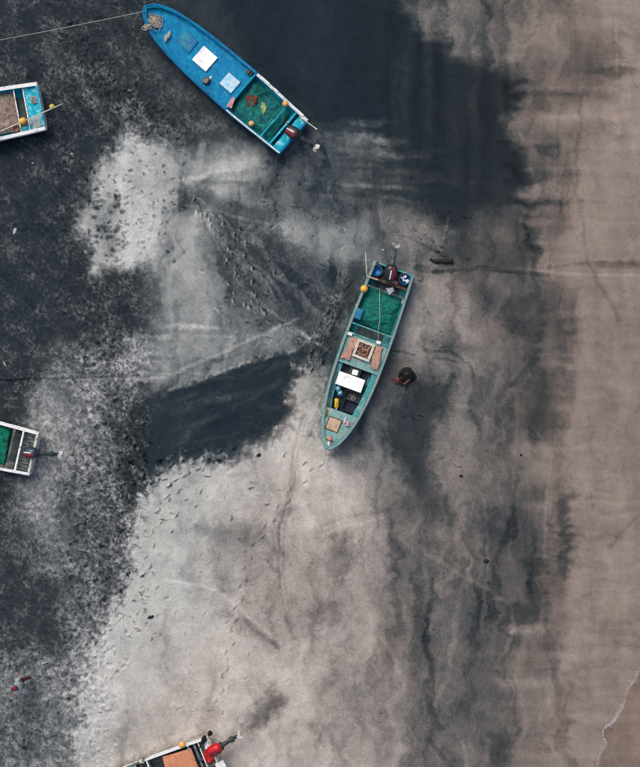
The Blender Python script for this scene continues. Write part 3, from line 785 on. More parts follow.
class Boat:
    """local frame: x from stern to bow, y to port, z up"""
    def __init__(self, key, name, label, L, outline, hull_m, in_m, rail_m, floor=.16, group='open fishing boats drawn up on the sand'):
        b = BOATS[key]
        self.L = L; self.key = key
        self.root = empty(name, b['loc'], b['rz'])
        tag(self.root, label, 'boat', group)
        self.mw = Matrix.Translation(b['loc']) @ Matrix.Rotation(b['rz'], 4, 'Z')
        self.inv = self.mw.inverted(); self.rz = b['rz']
        self.out = catmull([(t * L, hb / S * (H - RIM) / H) for t, hb in outline], 6)
        self.floor = floor
        self.hull(hull_m, in_m, rail_m)
    def zg(self, x):
        t = x / self.L
        return RIM + .30 * max(0, t - .45) ** 2 / .30
    def hb(self, x):
        xs = [p[0] for p in self.out]; ys = [p[1] for p in self.out]
        return float(np.interp(x, xs, ys))
    def dz(self, u, v, base, crown):
        p = self.lp(u, v, RIM); hb = max(self.hb(p.x) - .085, .05)
        return base + self.zg(p.x) - RIM + crown * (1 - min(1, (p.y / hb) ** 2))
    def lp(self, u, v, z):
        return self.inv @ W(u, v, z)
    def hull(self, hm, im, rm):
        bm = bmesh.new(); L = self.L
        def ring(x, b, ins, z0, top):
            t = x / L
            rise = .42 * max(0, (t - .72) / .28) ** 2
            keel = z0 + rise
            prof = [(1, top), (.985, top * .55 + keel * .45), (.86, top * .25 + keel * .75), (.55, keel + .05), (0, keel)]
            pts = [(b * f, z) for f, z in prof]
            allp = pts + [(-y, z) for y, z in pts[-2::-1]]
            return [bm.verts.new((x, y, z)) for y, z in allp]
        outer = [ring(x, max(b, .012), 0, -.03, self.zg(x)) for x, b in self.out]
        inner = []
        for x, b in self.out:
            xx = .07 + (x / L) * (L - .07 - .10)
            inner.append(ring(xx, max(b - .075, .006), 0, self.floor, self.zg(x) - .0))
        for R in (outer, inner):
            for a, b in zip(R, R[1:]):
                for k in range(len(a) - 1):
                    bm.faces.new((a[k], b[k], b[k + 1], a[k + 1]))
        bm.faces.new(outer[0]); bm.faces.new(inner[0])
        bm.faces.new(outer[-1]); bm.faces.new(inner[-1])
        for i in range(len(outer) - 1):
            for k in (0, -1):
                bm.faces.new((outer[i][k], outer[i + 1][k], inner[i + 1][k], inner[i][k]))
        bm.faces.new((outer[0][0], outer[0][-1], inner[0][-1], inner[0][0]))
        bm.faces.new((outer[-1][0], outer[-1][-1], inner[-1][-1], inner[-1][0]))
        bmesh.ops.recalc_face_normals(bm, faces=bm.faces)
        me = bpy.data.meshes.new('hull'); bm.to_mesh(me); bm.free()
        o = link_mesh('hull', me, hm, self.root)
        self.hull_o = o
        me.materials.append(im)
        for p in me.polygons:           # inside faces carry the inside paint
            c = p.center
            if c.z < self.zg(c.x) - .02 and abs(c.y) < self.hb(c.x) - .05 and c.x > .05 and c.x < L - .05 and p.normal.z > -.05 and c.z > self.floor - .01:
                p.material_index = 1
        for sgn in (1, -1):             # rub rail along the sheer
            pts = [(x, sgn * (b + .012), self.zg(x) - .05) for x, b in self.out]
            MB().tube(pts, .03, 6).build('rub_rail', rm, self.root, True)
    def rail(self, x0, x1, side, m, w=.10, h=.03, off=.0, name='gunwale_cap'):
        n = 26
        xs = [x0 + (x1 - x0) * i / (n - 1) for i in range(n)]
        mb = MB()
        rows = []
        for x in xs:
            b = self.hb(x); z = self.zg(x) + .004
            yo, yi = side * (b + .012 + off), side * (b + .012 + off - w)
            rows.append([mb.bm.verts.new(p) for p in ((x, yo, z), (x, yi, z), (x, yi, z + h), (x, yo, z + h))])
        for a, b in zip(rows, rows[1:]):
            for k in range(4):
                mb.bm.faces.new((a[k], a[(k + 1) % 4], b[(k + 1) % 4], b[k]))
        mb.bm.faces.new(rows[0]); mb.bm.faces.new(rows[-1][::-1])
        return mb.build(name, m, self.root)
    def deck(self, x0, x1, z, m, name='deck', ins=.085, crown=0.0, nseg=22, thick=.04, follow=False):
        mb = MB()
        def f(a, b):
            x = x0 + (x1 - x0) * a
            hb = max(self.hb(x) - ins, .01)
            zz = z + (self.zg(x) - RIM if follow else 0)
            return Vector((x, hb * (2 * b - 1), zz + crown * (1 - (2 * b - 1) ** 2)))
        mb.sheet(nseg, 9, f, thick)
        return mb.build(name, m, self.root)
    def beam(self, x, z, m, w=.12, h=.05, name='thwart', ins=.075, zlow=None, rx=0):
        b = self.hb(x) - ins
        mb = MB()
        if zlow is None:
            mb.box((x, 0, z - h / 2), (w, 2 * b, h), bevel=.008)
        else:
            mb.box((x, 0, (z + zlow) / 2), (w, 2 * b, z - zlow), bevel=.006)
        return mb.build(name, m, self.root)
    def slab(self, u, v, z, size, h, m, name='hatch_cover', rz=0.0, rim=None, rim_m=None, bevel=.012):
        p = self.lp(u, v, z)
        o = MB().box((0, 0, h / 2), (size[0], size[1], h), bevel=bevel).build(name, m, self.root)
        o.location = (p.x, p.y, z); o.rotation_euler = (0, 0, rz)
        if rim:
            mb = MB()
            a, b = size[0] / 2 + rim / 2 + .004, size[1] / 2 + rim / 2 + .004
            for c, s_ in (((a, 0), (rim, size[1] + 2 * rim + .008)), ((-a, 0), (rim, size[1] + 2 * rim + .008)), ((0, b), (size[0], rim)), ((0, -b), (size[0], rim))):
                mb.box((c[0], c[1], h * .42), (s_[0], s_[1], h * .84))
            r = mb.build('hatch_frame', rim_m or m, o)
        return o
    def motor(self, u0, v0, u1, v1, cowl_m, mark_m, leg_m, prop_m=None, size=1.25, z=.98, mark2=None):
        """outboard tilted up on the transom: cowl over (u0,v0), propeller at (u1,v1)"""
        prop_m = prop_m or M['propwhite']
        a = self.lp(u0, v0, z); b = self.lp(u1, v1, .72)
        d = Vector((b.x - a.x, b.y - a.y, 0)); Ln = d.length; ang = math.atan2(d.y, d.x)
        k = size
        mb = MB()
        prof = [(0, -.235), (.10, -.225), (.155, -.16), (.175, -.03), (.172, .10), (.15, .19), (.10, .235), (0, .245)]
        mb.lathe([(r * k, q * k) for r, q in prof], 18, rot=(0, math.radians(74), 0), scale=(.92, 1.05, 1))
        o = mb.build('outboard_motor', cowl_m, self.root, True)
        o.location = (a.x, a.y, z); o.rotation_euler = (0, 0, ang)
        dp = [(r * k * 1.05, q * k * 1.02) for r, q in prof[2:6]]
        rt, sc2 = (0, math.radians(74), 0), (.92, 1.05, 1)
        MB().sector(dp, math.pi + .20, math.pi + .85, rot=rt, scale=sc2).build('cowl_decal', mark_m, o, True)
        MB().sector(dp[:3], math.pi - .06, math.pi + .13, 4, rot=rt, scale=sc2).build('cowl_stripe', mark2 or M['white'], o, True)
        MB().lathe([(.12, 0), (.178, .015), (.178, .05), (.12, .07)], 16, c=(.21 * k, 0, -.06), rot=(0, math.radians(80), 0)).build('cowl_skirt', M['greymetal'], o, True)
        dz = .72 - z
        mb = MB()
        mb.tube([(.16, 0, -.06), (.30, 0, -.06 + dz * .2), (Ln * .62, 0, dz * .55), (Ln - .10, 0, dz * .92)], [.10 * k, .085 * k, .06 * k, .05 * k], 10)
        mb.box((Ln * .74, 0, dz * .70), (.16, .20 * k, .018), ry=.2, bevel=.004)
        mb.build('leg', leg_m, o, True)
        mb = MB()
        mb.ball((Ln - .05, 0, dz), .075, (1.7, .75, .75), sub=2)
        mb.box((Ln - .10, 0, dz - .10), (.14, .02, .16), ry=.3)
        mb.build('gearcase', leg_m, o, True)
        mb = MB()
        mb.ball((Ln + .045, 0, dz), .06, (1.4, 1, 1), sub=2)
        for q in range(3):
            th = 2 * math.pi * q / 3 + .5
            c, s_ = math.cos(th), math.sin(th)
            f = lambda i, j, c=c, s_=s_: Vector((Ln + .055 + (j - .5) * .20 * (1 - .3 * i) + .03 * (i - .5), 0, dz)) + Vector((0, c, s_)) * (.03 + .15 * i) + Vector((0, -s_, c)) * ((j - .5) * .20 * math.sin(math.pi * (.25 + .7 * i)))
            mb.sheet(5, 5, f, .006)
        mb.build('propeller', prop_m, o, True)
        mb = MB()
        mb.box((.22, 0, -.17), (.10, .24, .24), ry=-.3, bevel=.006)
        mb.build('clamp_bracket', M['greymetal'], o)
        MB().tube([(-.10, .10, -.10), (-.34, .16, -.06), (-.44, .17, -.05)], .02, 6).build('tiller', M['greymetal'], o)
        return o
    def place(self, o, u, v, z, rz=0.0):
        p = W(u, v, z)
        o.location = p; o.rotation_euler = (0, 0, self.rz + rz)
        return o

def lum(x, y, sd):
    n = mnoise.noise
    return 1.5 * (n((x * .8 + sd * 7.3, y * .8, sd)) * .6 + n((x * 1.9, y * 1.9 + sd * 5.1, sd + 3)) * .35 + n((x * 4.3 + sd, y * 4.3, sd + 9)) * .2)

def net(boat, name, label, corners, z, hump, m, strand_m=None, nstr=40, group=None, sd=1.0, cat='net', edge=.02, blob=False):
    """a heap of netting spread over a quadrilateral (photo pixels), humped and folded"""
    q = [boat.inv @ W(*c, z) for c in corners]
    cx = sum((p for p in q), Vector()) / 4
    root_loc = boat.mw @ cx
    mb = MB()
    def f(a, b):
        if blob:
            sx, sy = 2 * a - 1, 2 * b - 1
            rr_ = max(abs(sx), abs(sy)) / max(math.hypot(sx, sy), 1e-6) * (1 + .08 * math.sin(3 * math.atan2(sy, sx) + sd) + .05 * math.sin(7 * math.atan2(sy, sx) + sd * 2))
            a, b = .5 + .5 * sx * rr_, .5 + .5 * sy * rr_
            ef = min(1, 5 * (1 - max(abs(sx), abs(sy))) + .05)
        e = (1 - a) * (1 - b) * q[0] + a * (1 - b) * q[1] + a * b * q[2] + (1 - a) * b * q[3]
        p = e - cx
        edgef = min(1, 6 * min(a, 1 - a, b, 1 - b) + .05)
        if blob: edgef = ef
        w = .012 * math.sin(23 * a + sd) + .012 * math.sin(19 * b + sd)
        zz = edge + edgef * (hump * (.55 + .45 * lum(p.x * 1.4, p.y * 1.4, sd)) + .012 * lum(p.x * 9, p.y * 9, sd * 1.3)) + .016 * edgef * lum(p.x * 16, p.y * 5, sd) + edgef * hump * .55 * max(0, .35 - abs(lum(p.x * 2.2 + p.y, p.y * 1.6, sd + 4)))
        return Vector((p.x + w * (1 - edgef), p.y + w * (1 - edgef), max(zz, .006)))
    mb.sheet(46, 46, f, .02)
    o = mb.build(name, m, None, True)
    o.location = (root_loc.x, root_loc.y, z); o.rotation_euler = (0, 0, boat.rz)
    tag(o, label, cat, group)
    if strand_m:
        mb = MB()
        for k in range(nstr):
            a, b = random.random(), random.random(); th = random.uniform(0, 6.28)
            pts = []
            for i in range(9):
                p = f(min(max(a, .03), .97), min(max(b, .03), .97))
                pts.append(p + Vector((0, 0, .008)))
                th += random.uniform(-.7, .7)
                a += .045 * math.cos(th); b += .045 * math.sin(th)
            mb.tube(pts, random.uniform(.003, .006), 4)
        s_ = mb.build('loose_strands', strand_m, o); s_['kind'] = 'stuff'
    return o

def float_ball(boat, u, v, z, r, m, label, group='round net floats in the boats', rz=0.0):
    o = empty('fishing_float')
    MB().ball((0, 0, r * .92), r, (1, 1, .92), sub=3).build('shell', m, o, True)
    mb = MB()
    mb.lathe([(r * .34, 0), (r * .40, r * .10), (r * .30, r * .16), (r * .16, r * .12), (r * .16, -.02)], 12, c=(r * .55, 0, r * 1.55), rot=(0, .6, 0))
    mb.build('rope_eye', m, o, True)
    mb = MB()
    mb.tube([(r * 1.015 * math.cos(t), r * 1.015 * math.sin(t), r * .92) for t in [k * 2 * math.pi / 20 for k in range(21)]], .008, 5)
    mb.build('seam', M['rope'], o, True)
    o.rotation_euler = (0, 0, rz)
    o.location = W(u, v, z)
    return tag(o, label, 'float', group)

def basin(boat, u, v, z, r, h, m, label, filling=None, cat='bucket', name='bucket'):
    o = empty(name); o.location = W(u, v, z)
    MB().lathe([(0, 0), (r * .82, 0), (r, h), (r * 1.06, h), (r * 1.06, h - .02), (r * 1.0, h - .02)], 20).build('shell', m, o, True)
    MB().lathe([(r * .97, h - .004), (r * .80, .02), (0, .02)], 20).build('inside', m, o, True)
    MB().tube([(r * 1.07 * math.cos(t), r * 1.07 * math.sin(t) * .98, h + .01 + .03 * math.sin(t)) for t in [math.pi * k / 12 for k in range(13)]], .008, 5).build('handle', M['rope_grey'], o, True)
    if filling:
        mb = MB()
        for k in range(10):
            mb.ball((random.uniform(-.6, .6) * r, random.uniform(-.6, .6) * r, h * .7), r * random.uniform(.22, .4), (1, .7, .5), (0, 0, random.uniform(0, 3)), 1)
        mb.build('contents', filling, o, True)
    return tag(o, label, cat)

def crate(boat, u, v, z, sx, sy, h, m, label, rz=0, cat='crate', ribs=6, inner=None):
    o = empty('crate'); boat.place(o, u, v, z, rz)
    MB().box((0, 0, .012), (sx - .03, sy - .03, .02)).build('base', inner or m, o)
    for sgn in (1, -1):
        for ax in (0, 1):
            mb = MB()
            if ax == 0:
                mb.box((sgn * (sx / 2 - .012), 0, h / 2), (.02, sy - .05, h), bevel=.003)
                mb.box((sgn * (sx / 2 - .006), 0, h - .012), (.036, sy, .028), bevel=.003)
                for k in range(ribs): mb.box((sgn * (sx / 2 + .006), (k + .5) / ribs * (sy - .08) - (sy - .08) / 2, h / 2 - .02), (.012, .014, h - .05))
            else:
                mb.box((0, sgn * (sy / 2 - .012), h / 2), (sx - .05, .02, h), bevel=.003)
                mb.box((0, sgn * (sy / 2 - .004), h - .014), (sx - .046, .036, .028), bevel=.003)
                for k in range(ribs): mb.box(((k + .5) / ribs * (sx - .08) - (sx - .08) / 2, sgn * (sy / 2 + .006), h / 2 - .02), (.014, .012, h - .05))
            mb.build('side', m, o)
    return tag(o, label, cat)

def tangle(n, rad, r, sd, flat=.5, steps=16):
    rr = random.Random(sd); mb = MB()
    for k in range(n):
        cx, cy = rr.gauss(0, rad * .38), rr.gauss(0, rad * .30)
        R = rr.uniform(.28, .8) * rad; th = rr.uniform(0, 6.28); e = rr.uniform(.4, 1)
        pts = []
        for i in range(steps):
            t = th + i / (steps - 1) * rr.uniform(4, 6.4)
            pts.append((cx + R * math.cos(t) + rr.gauss(0, .008), cy + R * e * math.sin(t) + rr.gauss(0, .008), r + flat * rad * abs(rr.gauss(0, .16)) + .02 * k / n))
        mb.tube(pts, r, 5)
    return mb

BULL = [(0, 22), (.15, 23.3), (.35, 24.3), (.57, 23.4), (.72, 21.6), (.84, 18.2), (.92, 13.6), (.97, 8), (1, 0)]

# ------------------------------------------------------------------ the blue boat at the top
bb = Boat('blue', 'fishing_boat', 'long bright blue boat with two pale square hatches and a green net aft', 7.50, BULL, M['blue'], M['turq'], M['blue_edge'])
L = bb.L
xb = bb.lp(241, 91, RIM).x
bb.rail(.02, xb - .05, 1, M['white_worn'], w=.06, h=.02)
bb.rail(.02, xb - .05, -1, M['white_worn'], w=.11)
bb.rail(xb, L - .06, 1, M['blue_edge'], w=.09)
bb.rail(xb, L - .06, -1, M['blue_edge'], w=.09)
bb.deck(xb, L - .14, RIM - .16, M['blue'], 'foredeck', crown=.03, follow=True)
bb.beam(xb, RIM + .03, M['turq'], w=.06, name='bulkhead', zlow=.31)
bb.deck(.09, bb.lp(285, 120, RIM).x - .30, RIM - .10, M['turq_dirty'], 'stern_deck')
bb.beam(bb.lp(276, 118, RIM).x, RIM - .05, M['turq'], w=.06, name='thwart')
bb.beam(bb.lp(284, 129, RIM).x + .06, RIM - .04, M['turq_dirty'], w=.08, name='bulkhead', zlow=.31)
bb.deck(.5, xb - .04, .24, M['hold'], 'hold_floor', ins=.17)
HZ = RIM - .105
D = lambda u, v: bb.dz(u, v, RIM - .16, .03)
bb.slab(187, 41.5, D(187, 41.5) - .005, (.58, .52), .04, M['hatch_blue'], rz=0, rim=.04, rim_m=M['blue'])
bb.slab(205, 59, D(205, 59) - .005, (.70, .70), .07, M['coolerwhite'], rz=0).__setitem__('label', 'white square lid')
bb.slab(230, 83, D(230, 83) - .005, (.58, .56), .06, M['pale_blue'], rz=.0, rim=.02, rim_m=M['hatch_blue'])
for (u, v) in ((150, 26), (163, 6)):
    p = bb.lp(u, v, RIM); y = (bb.hb(p.x) - .16) * (1 if p.y > 0 else -1)
    mb = MB(); mb.box((0, 0, .05), (.09, .05, .10), bevel=.01); mb.tube([(-.10, 0, .10), (.10, 0, .10)], .022, 8)
    o = mb.build('cleat', M['blue_edge'], bb.root); o.location = (p.x, y, D(u, v) - .005)
bb.motor(292.5, 132, 315, 147.5, M['black'], M['redmark'], M['greymetal'])
mb = MB(); p = bb.lp(249.5, 72.5, HZ)
mb.box((0, 0, .06), (.26, .16, .12), bevel=.02); mb.lathe([(.06, -.12), (.06, -.1), (.035, -.09), (.035, .09), (.06, .10), (.06, .12)], 12, c=(0, 0, .15), rot=(math.pi / 2, 0, 0))
o = mb.build('winch', M['greymetal'], bb.root); o.location = (p.x, p.y, D(249.5, 72.5) - .005)
net(bb, 'fishing_net', 'dark green net filling the stern of the bright blue boat', [(229, 116), (252, 76), (291, 112), (269, 143)], .33, .26, M['net_teal'], M['net_l'], 48, sd=2.2)
net(bb, 'fishing_net', 'rust brown net clump on the green net in the bright blue boat', [(243, 99), (254, 92), (260, 102), (249, 111)], .50, .10, M['net_rust'], M['net_rust'], 12, sd=.7, blob=True)
net(bb, 'fishing_net', 'pale yellow net scrap on the green net in the bright blue boat', [(260, 102), (267, 103), (266, 114), (262, 115)], .52, .09, M['net_pale'], M['net_pale'], 8, sd=1.7, blob=True)
float_ball(bb, 251.5, 124, .50, .105, M['orange'], 'orange float on the lower left edge of the net in the bright blue boat')
float_ball(bb, 285.5, 104, .66, .11, M['orange'], 'orange float by the white rail of the bright blue boat')
for (u, v, ln) in ((265.5, 80.5, .42), (275.5, 91, .22), (296.5, 114, .5)):
    o = MB().box((0, 0, .02), (ln, .085, .04), bevel=.012).build('rail_pad', M['white'], bb.root)
    p = bb.lp(u, v, RIM); o.location = (p.x, -bb.hb(p.x) + .02, RIM + .033)
# boat hook sticking out past the transom
mb = MB(); mb.tube([(0, 0, 0), (.75, .02, -.02)], .022, 7); mb.ball((.77, .02, -.02), .04)
o = mb.build('pole', M['bamboo']); o.location = W(300, 117, RIM + .06); o.rotation_euler = (0, 0, axis_angle(17, 13))
tag(o, 'short pale pole sticking out past the stern of the bright blue boat', 'pole')
for (u, v, z_, sd_, lbl) in ((262, 92, .56, 61, 'dark green rope tangle at the top of the net in the bright blue boat'), (262, 126, .52, 67, 'dark green rope tangle at the bottom of the net in the bright blue boat')):
    o = tangle(12, .22, .012, sd_, .25).build('rope_heap', M['net'], None, True); o.location = W(u, v, z_); tag(o, lbl, 'rope')
# rope heap on the bow, two white floats
o = tangle(26, .30, .013, 3).build('rope_heap', M['rope'], None, True); o.location = W(155, 22, HZ + .16) ; o.rotation_euler = (0, 0, -.9)
o.location = W(155, 22, D(155, 22) + .005)
tag(o, 'tangled pale rope heaped on the bow of the bright blue boat', 'rope')
o = tangle(9, .16, .013, 5).build('rope_heap', M['rope'], None, True); o.location = W(147, 27, RIM + .26)
tag(o, 'small rope tangle over the left edge of the bright blue bow', 'rope')
for i, (u, v, a, lb) in enumerate(((166, 38.5, .9, 'white spindle float beside the rope heap, nearer the hull edge'), (169, 35, .7, 'white spindle float beside the rope heap, nearer the blue hatch'))):
    mb = MB(); mb.lathe([(0, -.15), (.03, -.14), (.065, -.06), (.07, .04), (.04, .13), (.02, .16), (0, .165)], 12, rot=(0, math.pi / 2, 0))
    o = mb.build('spindle_float', M['shell'], None, True); o.location = W(u, v, D(u, v) + .06); o.rotation_euler = (0, 0, axis_angle(7, -5) + a)
    tag(o, lb, 'float', 'spindle floats on the blue bow')
# small coil of tackle and pink cloth on the foredeck
e = empty('tackle_reel', W(206.5, 81, D(206.5, 81)), .4)
MB().lathe([(.15, 0), (.16, .02), (.07, .03), (.07, .09), (.14, .10), (.14, .12), (0, .12)], 18).build('spool', M['greymetal'], e, True)
tangle(8, .11, .010, 9, .3).build('line', M['rope'], e, True).location = (0, 0, .11)
MB().box((.2, .06, .02), (.12, .06, .04), bevel=.008).build('lead_block', M['white'], e)
tag(e, 'small grey tackle reel wound with pale line on the blue deck', 'reel')
mb = MB(); mb.sheet(14, 9, lambda a, b: Vector(((a - .5) * .42, (b - .5) * (.22 - .1 * a), .03 + .03 * lum(a * 3, b * 3, 1))), .012)
o = mb.build('cloth', M['pinkcloth'], None, True); o.location = W(231.5, 102.5, RIM + .02); o.rotation_euler = (0, 0, axis_angle(5, -10))
tag(o, 'pink cloth draped over the hull edge of the bright blue boat', 'cloth')

# mooring rope from the bow to the left edge and beyond
a = W(146, 11, 1.02); b = W(-40, 47, .10); c = W(-130, 63, .03)
pts = []
for k in range(40):
    t = k / 39
    p = a.lerp(b, t); p.z = 1.02 * (1 - t) ** 1.3 + .1 * t - .06 * math.sin(math.pi * t)
    pts.append(p)
pts.append(c)
o = MB().tube(pts, .017, 6).build('mooring_rope', M['rope_grey'], None, True)
tag(o, 'long grey mooring rope running from the bright blue bow to the left', 'rope')

# ------------------------------------------------------------------ the teal boat in the middle
TEAL = [(0, 20.6), (.15, 22), (.35, 23.2), (.55, 23.0), (.68, 21.6), (.79, 18.8), (.88, 14.6), (.95, 9.0), (.985, 4.5), (1, 0)]
tb = Boat('teal', 'fishing_boat', 'weathered teal boat full of gear, with a bright green net aft', 7.36, TEAL, M['teal'], M['teal_in'], M['teal'])
L = tb.L
for sgn in (1, -1):
    tb.rail(.02, L - .05, sgn, M['rim_tan'], w=.075, h=.025)
X = lambda u, v, z=RIM: tb.lp(u, v, z).x
x_well = X(389, 283.5); x_netfront = X(386, 291); x_netend = X(370, 329); x_mid0 = X(366, 338); x_mid1 = X(357, 367); x_fore = X(340, 412)
tb.deck(.09, x_well, RIM - .26, M['brownboard'], 'stern_deck')
tb.beam(x_well, RIM - .02, M['brownboard'], w=.10, name='thwart')
tb.beam(x_netfront + .03, RIM - .01, M['dirt'], w=.05, name='thwart')
tb.beam(x_netend, RIM - .0, M['teal'], w=.05, name='thwart')
tb.deck(x_well, x_mid0, .24, M['hold'], 'hold_floor', ins=.17)
tb.deck(x_mid0, x_mid1, RIM - .10, M['teal_pale'], 'middle_deck', crown=.01)
tb.beam(x_mid0, RIM - .03, M['teal'], w=.05, name='bulkhead', zlow=.31)
tb.beam(x_mid1, RIM - .02, M['teal_pale'], w=.06, name='bulkhead', zlow=.31)
tb.deck(x_mid1, x_fore, .24, M['hold'], 'hold_floor', ins=.17)
tb.beam(x_fore, RIM - .02, M['teal_pale'], w=.06, name='bulkhead', zlow=.31)
tb.deck(x_fore, L - .12, RIM - .08, M['teal_pale'], 'foredeck', crown=.03, follow=True)
for sgn in (1, -1):       # side benches of the forward hold
    mb = MB()
    mb.sheet(16, 4, lambda a, b, sgn=sgn: Vector((x_mid1 + .03 + (x_fore - x_mid1 - .06) * a, sgn * (tb.hb(x_mid1 + (x_fore - x_mid1) * a) - .085 - .19 * b), RIM - .14)), .03)
    mb.build('side_bench', M['teal'], tb.root)
D = lambda u, v: tb.dz(u, v, RIM - .08, .03)
tb.slab(333.5, 424.5, D(333.5, 424.5) - .005, (.46, .46), .05, M['tanwood'], rz=0, rim=.03, rim_m=M['brownboard'])
p = tb.lp(329.8, 438.5, RIM); mb = MB()
mb.lathe([(.10, 0), (.11, .03), (.06, .05), (.05, .16), (.08, .18), (.08, .21), (0, .21)], 14); mb.box((0, 0, .13), (.05, .34, .04), bevel=.01)
o = mb.build('bow_post', M['pinkfoam'], tb.root, True); o.location = (p.x, p.y, D(329.8, 438.5) - .005)
mb = MB(); p = tb.lp(345, 420, RIM)
mb.box((0, 0, .03), (.08, .05, .06), bevel=.01); mb.tube([(-.12, 0, .07), (.12, 0, .07)], .022, 8)
o = mb.build('cleat', M['white'], tb.root); o.location = (p.x, p.y, D(345, 420) - .005)
mb = MB(); mb.box((0, 0, .02), (.30, .12, .05), bevel=.015)
o = mb.build('bow_cap', M['white_worn'], tb.root); p = tb.lp(328, 445, RIM + .25); o.location = (p.x, p.y, tb.zg(L * .98) - .04)
for sgn, (u, v) in ((1, (350, 334)), (-1, (378.5, 342.5))):
    p = tb.lp(u, v, RIM); mb = MB(); mb.box((0, 0, .03), (.12, .18, .05), bevel=.012)
    o = mb.build('fairlead', M['white'], tb.root); o.location = (p.x, p.y, RIM - .02)
tb.motor(390.5, 273, 395.5, 247.5, M['black'], M['redmark'], M['greenmetal'], prop_m=M['shell'], size=1.35)
for (u, v, lean) in ((377.5, 263, .2),):
    mb = MB(); mb.tube([(0, 0, 0), (0, 0, .35)], .025, 7); mb.ball((0, 0, .37), .04)
    p = tb.lp(u, v, RIM); o = mb.build('stern_post', M['greymetal'], tb.root); o.location = (p.x, p.y, RIM + .02)
net(tb, 'fishing_net', 'bright green net heaped across the teal boat', [(352, 320), (368, 285), (406, 300), (390, 335)], .34, .28, M['net'], M['net_l'], 20, sd=3.3)
float_ball(tb, 364, 289, .66, .135, M['yellow'], 'yellow float on the left edge of the teal boat')
o = empty('storage_box'); tb.place(o, 357.8, 313.8, .50)
MB().box((0, 0, .11), (.40, .32, .22), bevel=.03, taper=1.06).build('shell', M['hatch_blue'], o); MB().box((0, 0, .228), (.34, .27, .02), bevel=.01).build('lid', M['hatch_blue'], o)
tag(o, 'square blue plastic box on the left end of the green net', 'box')
basin(tb, 376.5, 271, RIM - .24, .20, .26, M['basin'], 'round blue bucket left of the motor in the teal boat')
basin(tb, 404.5, 279.5, RIM - .24, .21, .26, M['basin'], 'round blue bucket right of the motor holding white scraps', filling=M['white'])
# pole standing out from the left stern corner
mb = MB(); mb.tube([(0, 0, 0), (.10, .92, .12)], .02, 7)
o = mb.build('pole', M['bamboo']); o.location = W(367, 276.5, RIM + .05); o.rotation_euler = (0, 0, .06 + .12)
tag(o, 'thin white pole leaning out at the left stern of the teal boat', 'pole')
mb = MB(); mb.tube([(0, 0, 0), (.38, -.13, .0)], .022, 7)
o = mb.build('pole', M['bamboo']); o.location = W(367.5, 276.5, RIM + .06)
tag(o, 'short white stick across the left stern corner of the teal boat', 'pole')
o = MB().tube([W(380, 288, .66), W(379.5, 300, .64), W(380, 318, .64), W(378, 332, .70), W(378.5, 342, RIM + .02)], .011, 6).build('cord', M['net_pale'], None, True)
o.data.materials[0] = M['rope']; tag(o, 'thin pale cord lying lengthwise over the green net of the teal boat', 'cord')
for (u, v, z_, m_, lbl, sz) in ((394.5, 283.5, RIM - .24, 'pinkcloth', 'small pink cloth on the stern boards below the teal boat motor', .24), (390.5, 290.5, RIM - .02, 'sack', 'pale grey cloth over the beam at the upper edge of the green net', .26), (404, 302, .62, 'sack', 'pale grey cloth at the right corner of the green net', .18)):
    mb = MB(); mb.sheet(12, 10, lambda a, b, sz=sz: Vector(((a - .5) * sz, (b - .5) * sz * (1.1 - .5 * a), .025 + .05 * abs(lum(a * 4, b * 4, sz * 20)))), .012)
    o = mb.build('cloth', M[m_], None, True); tb.place(o, u, v, z_, sz * 9); tag(o, lbl, 'cloth')
o = tangle(9, .15, .010, 77, .3).build('rope_heap', M['rope_grey'], None, True); tb.place(o, 353, 397.5, .32); tag(o, 'grey line tangle inside the black ribbed crate', 'rope')
# middle deck: two mats and a framed tray
for (u, v, lbl, sd) in ((350, 348.5, 'pink tan foam mat left of the framed tray in the teal boat', 1.), (376.5, 358, 'pink tan foam mat right of the framed tray in the teal boat', 4.)):
    mb = MB()
    mb.sheet(20, 10, lambda a, b, sd=sd: Vector(((a - .5) * .88 + .02 * math.sin(9 * b + sd), (b - .5) * (.30 + .05 * math.sin(7 * a + sd)) + .04 * math.sin(4 * a + sd), .07 + .03 * lum(a * 4, b * 2, sd))), .06)
    o = mb.build('foam_mat', M['pinkfoam'], None, True); tb.place(o, u, v, RIM - .07, .02)
    tag(o, lbl, 'mat', 'foam mats on the teal boat')
o = empty('framed_tray'); tb.place(o, 363.5, 350.5, RIM - .085, -.02)
MB().box((0, 0, .05), (.58, .58, .08)).build('base', M['brownboard'], o)
for sgn in (1, -1):
    MB().box((sgn * .30, 0, .09), (.10, .70, .13), bevel=.012).build('frame_side', M['cream'], o)
    MB().box((0, sgn * .30, .088), (.495, .10, .125), bevel=.012).build('frame_side', M['cream'], o)
mb = MB()
for k in range(60):
    mb.ball((random.uniform(-.21, .21), random.uniform(-.21, .21), .10 + random.uniform(0, .03)), random.uniform(.03, .06), (1, .55, .4), (0, 0, random.uniform(0, 3)), 1)
mb.build('contents', M['catch'], o, True)['kind'] = 'stuff'
tag(o, 'cream framed square tray of brown bait in the teal boat', 'tray')
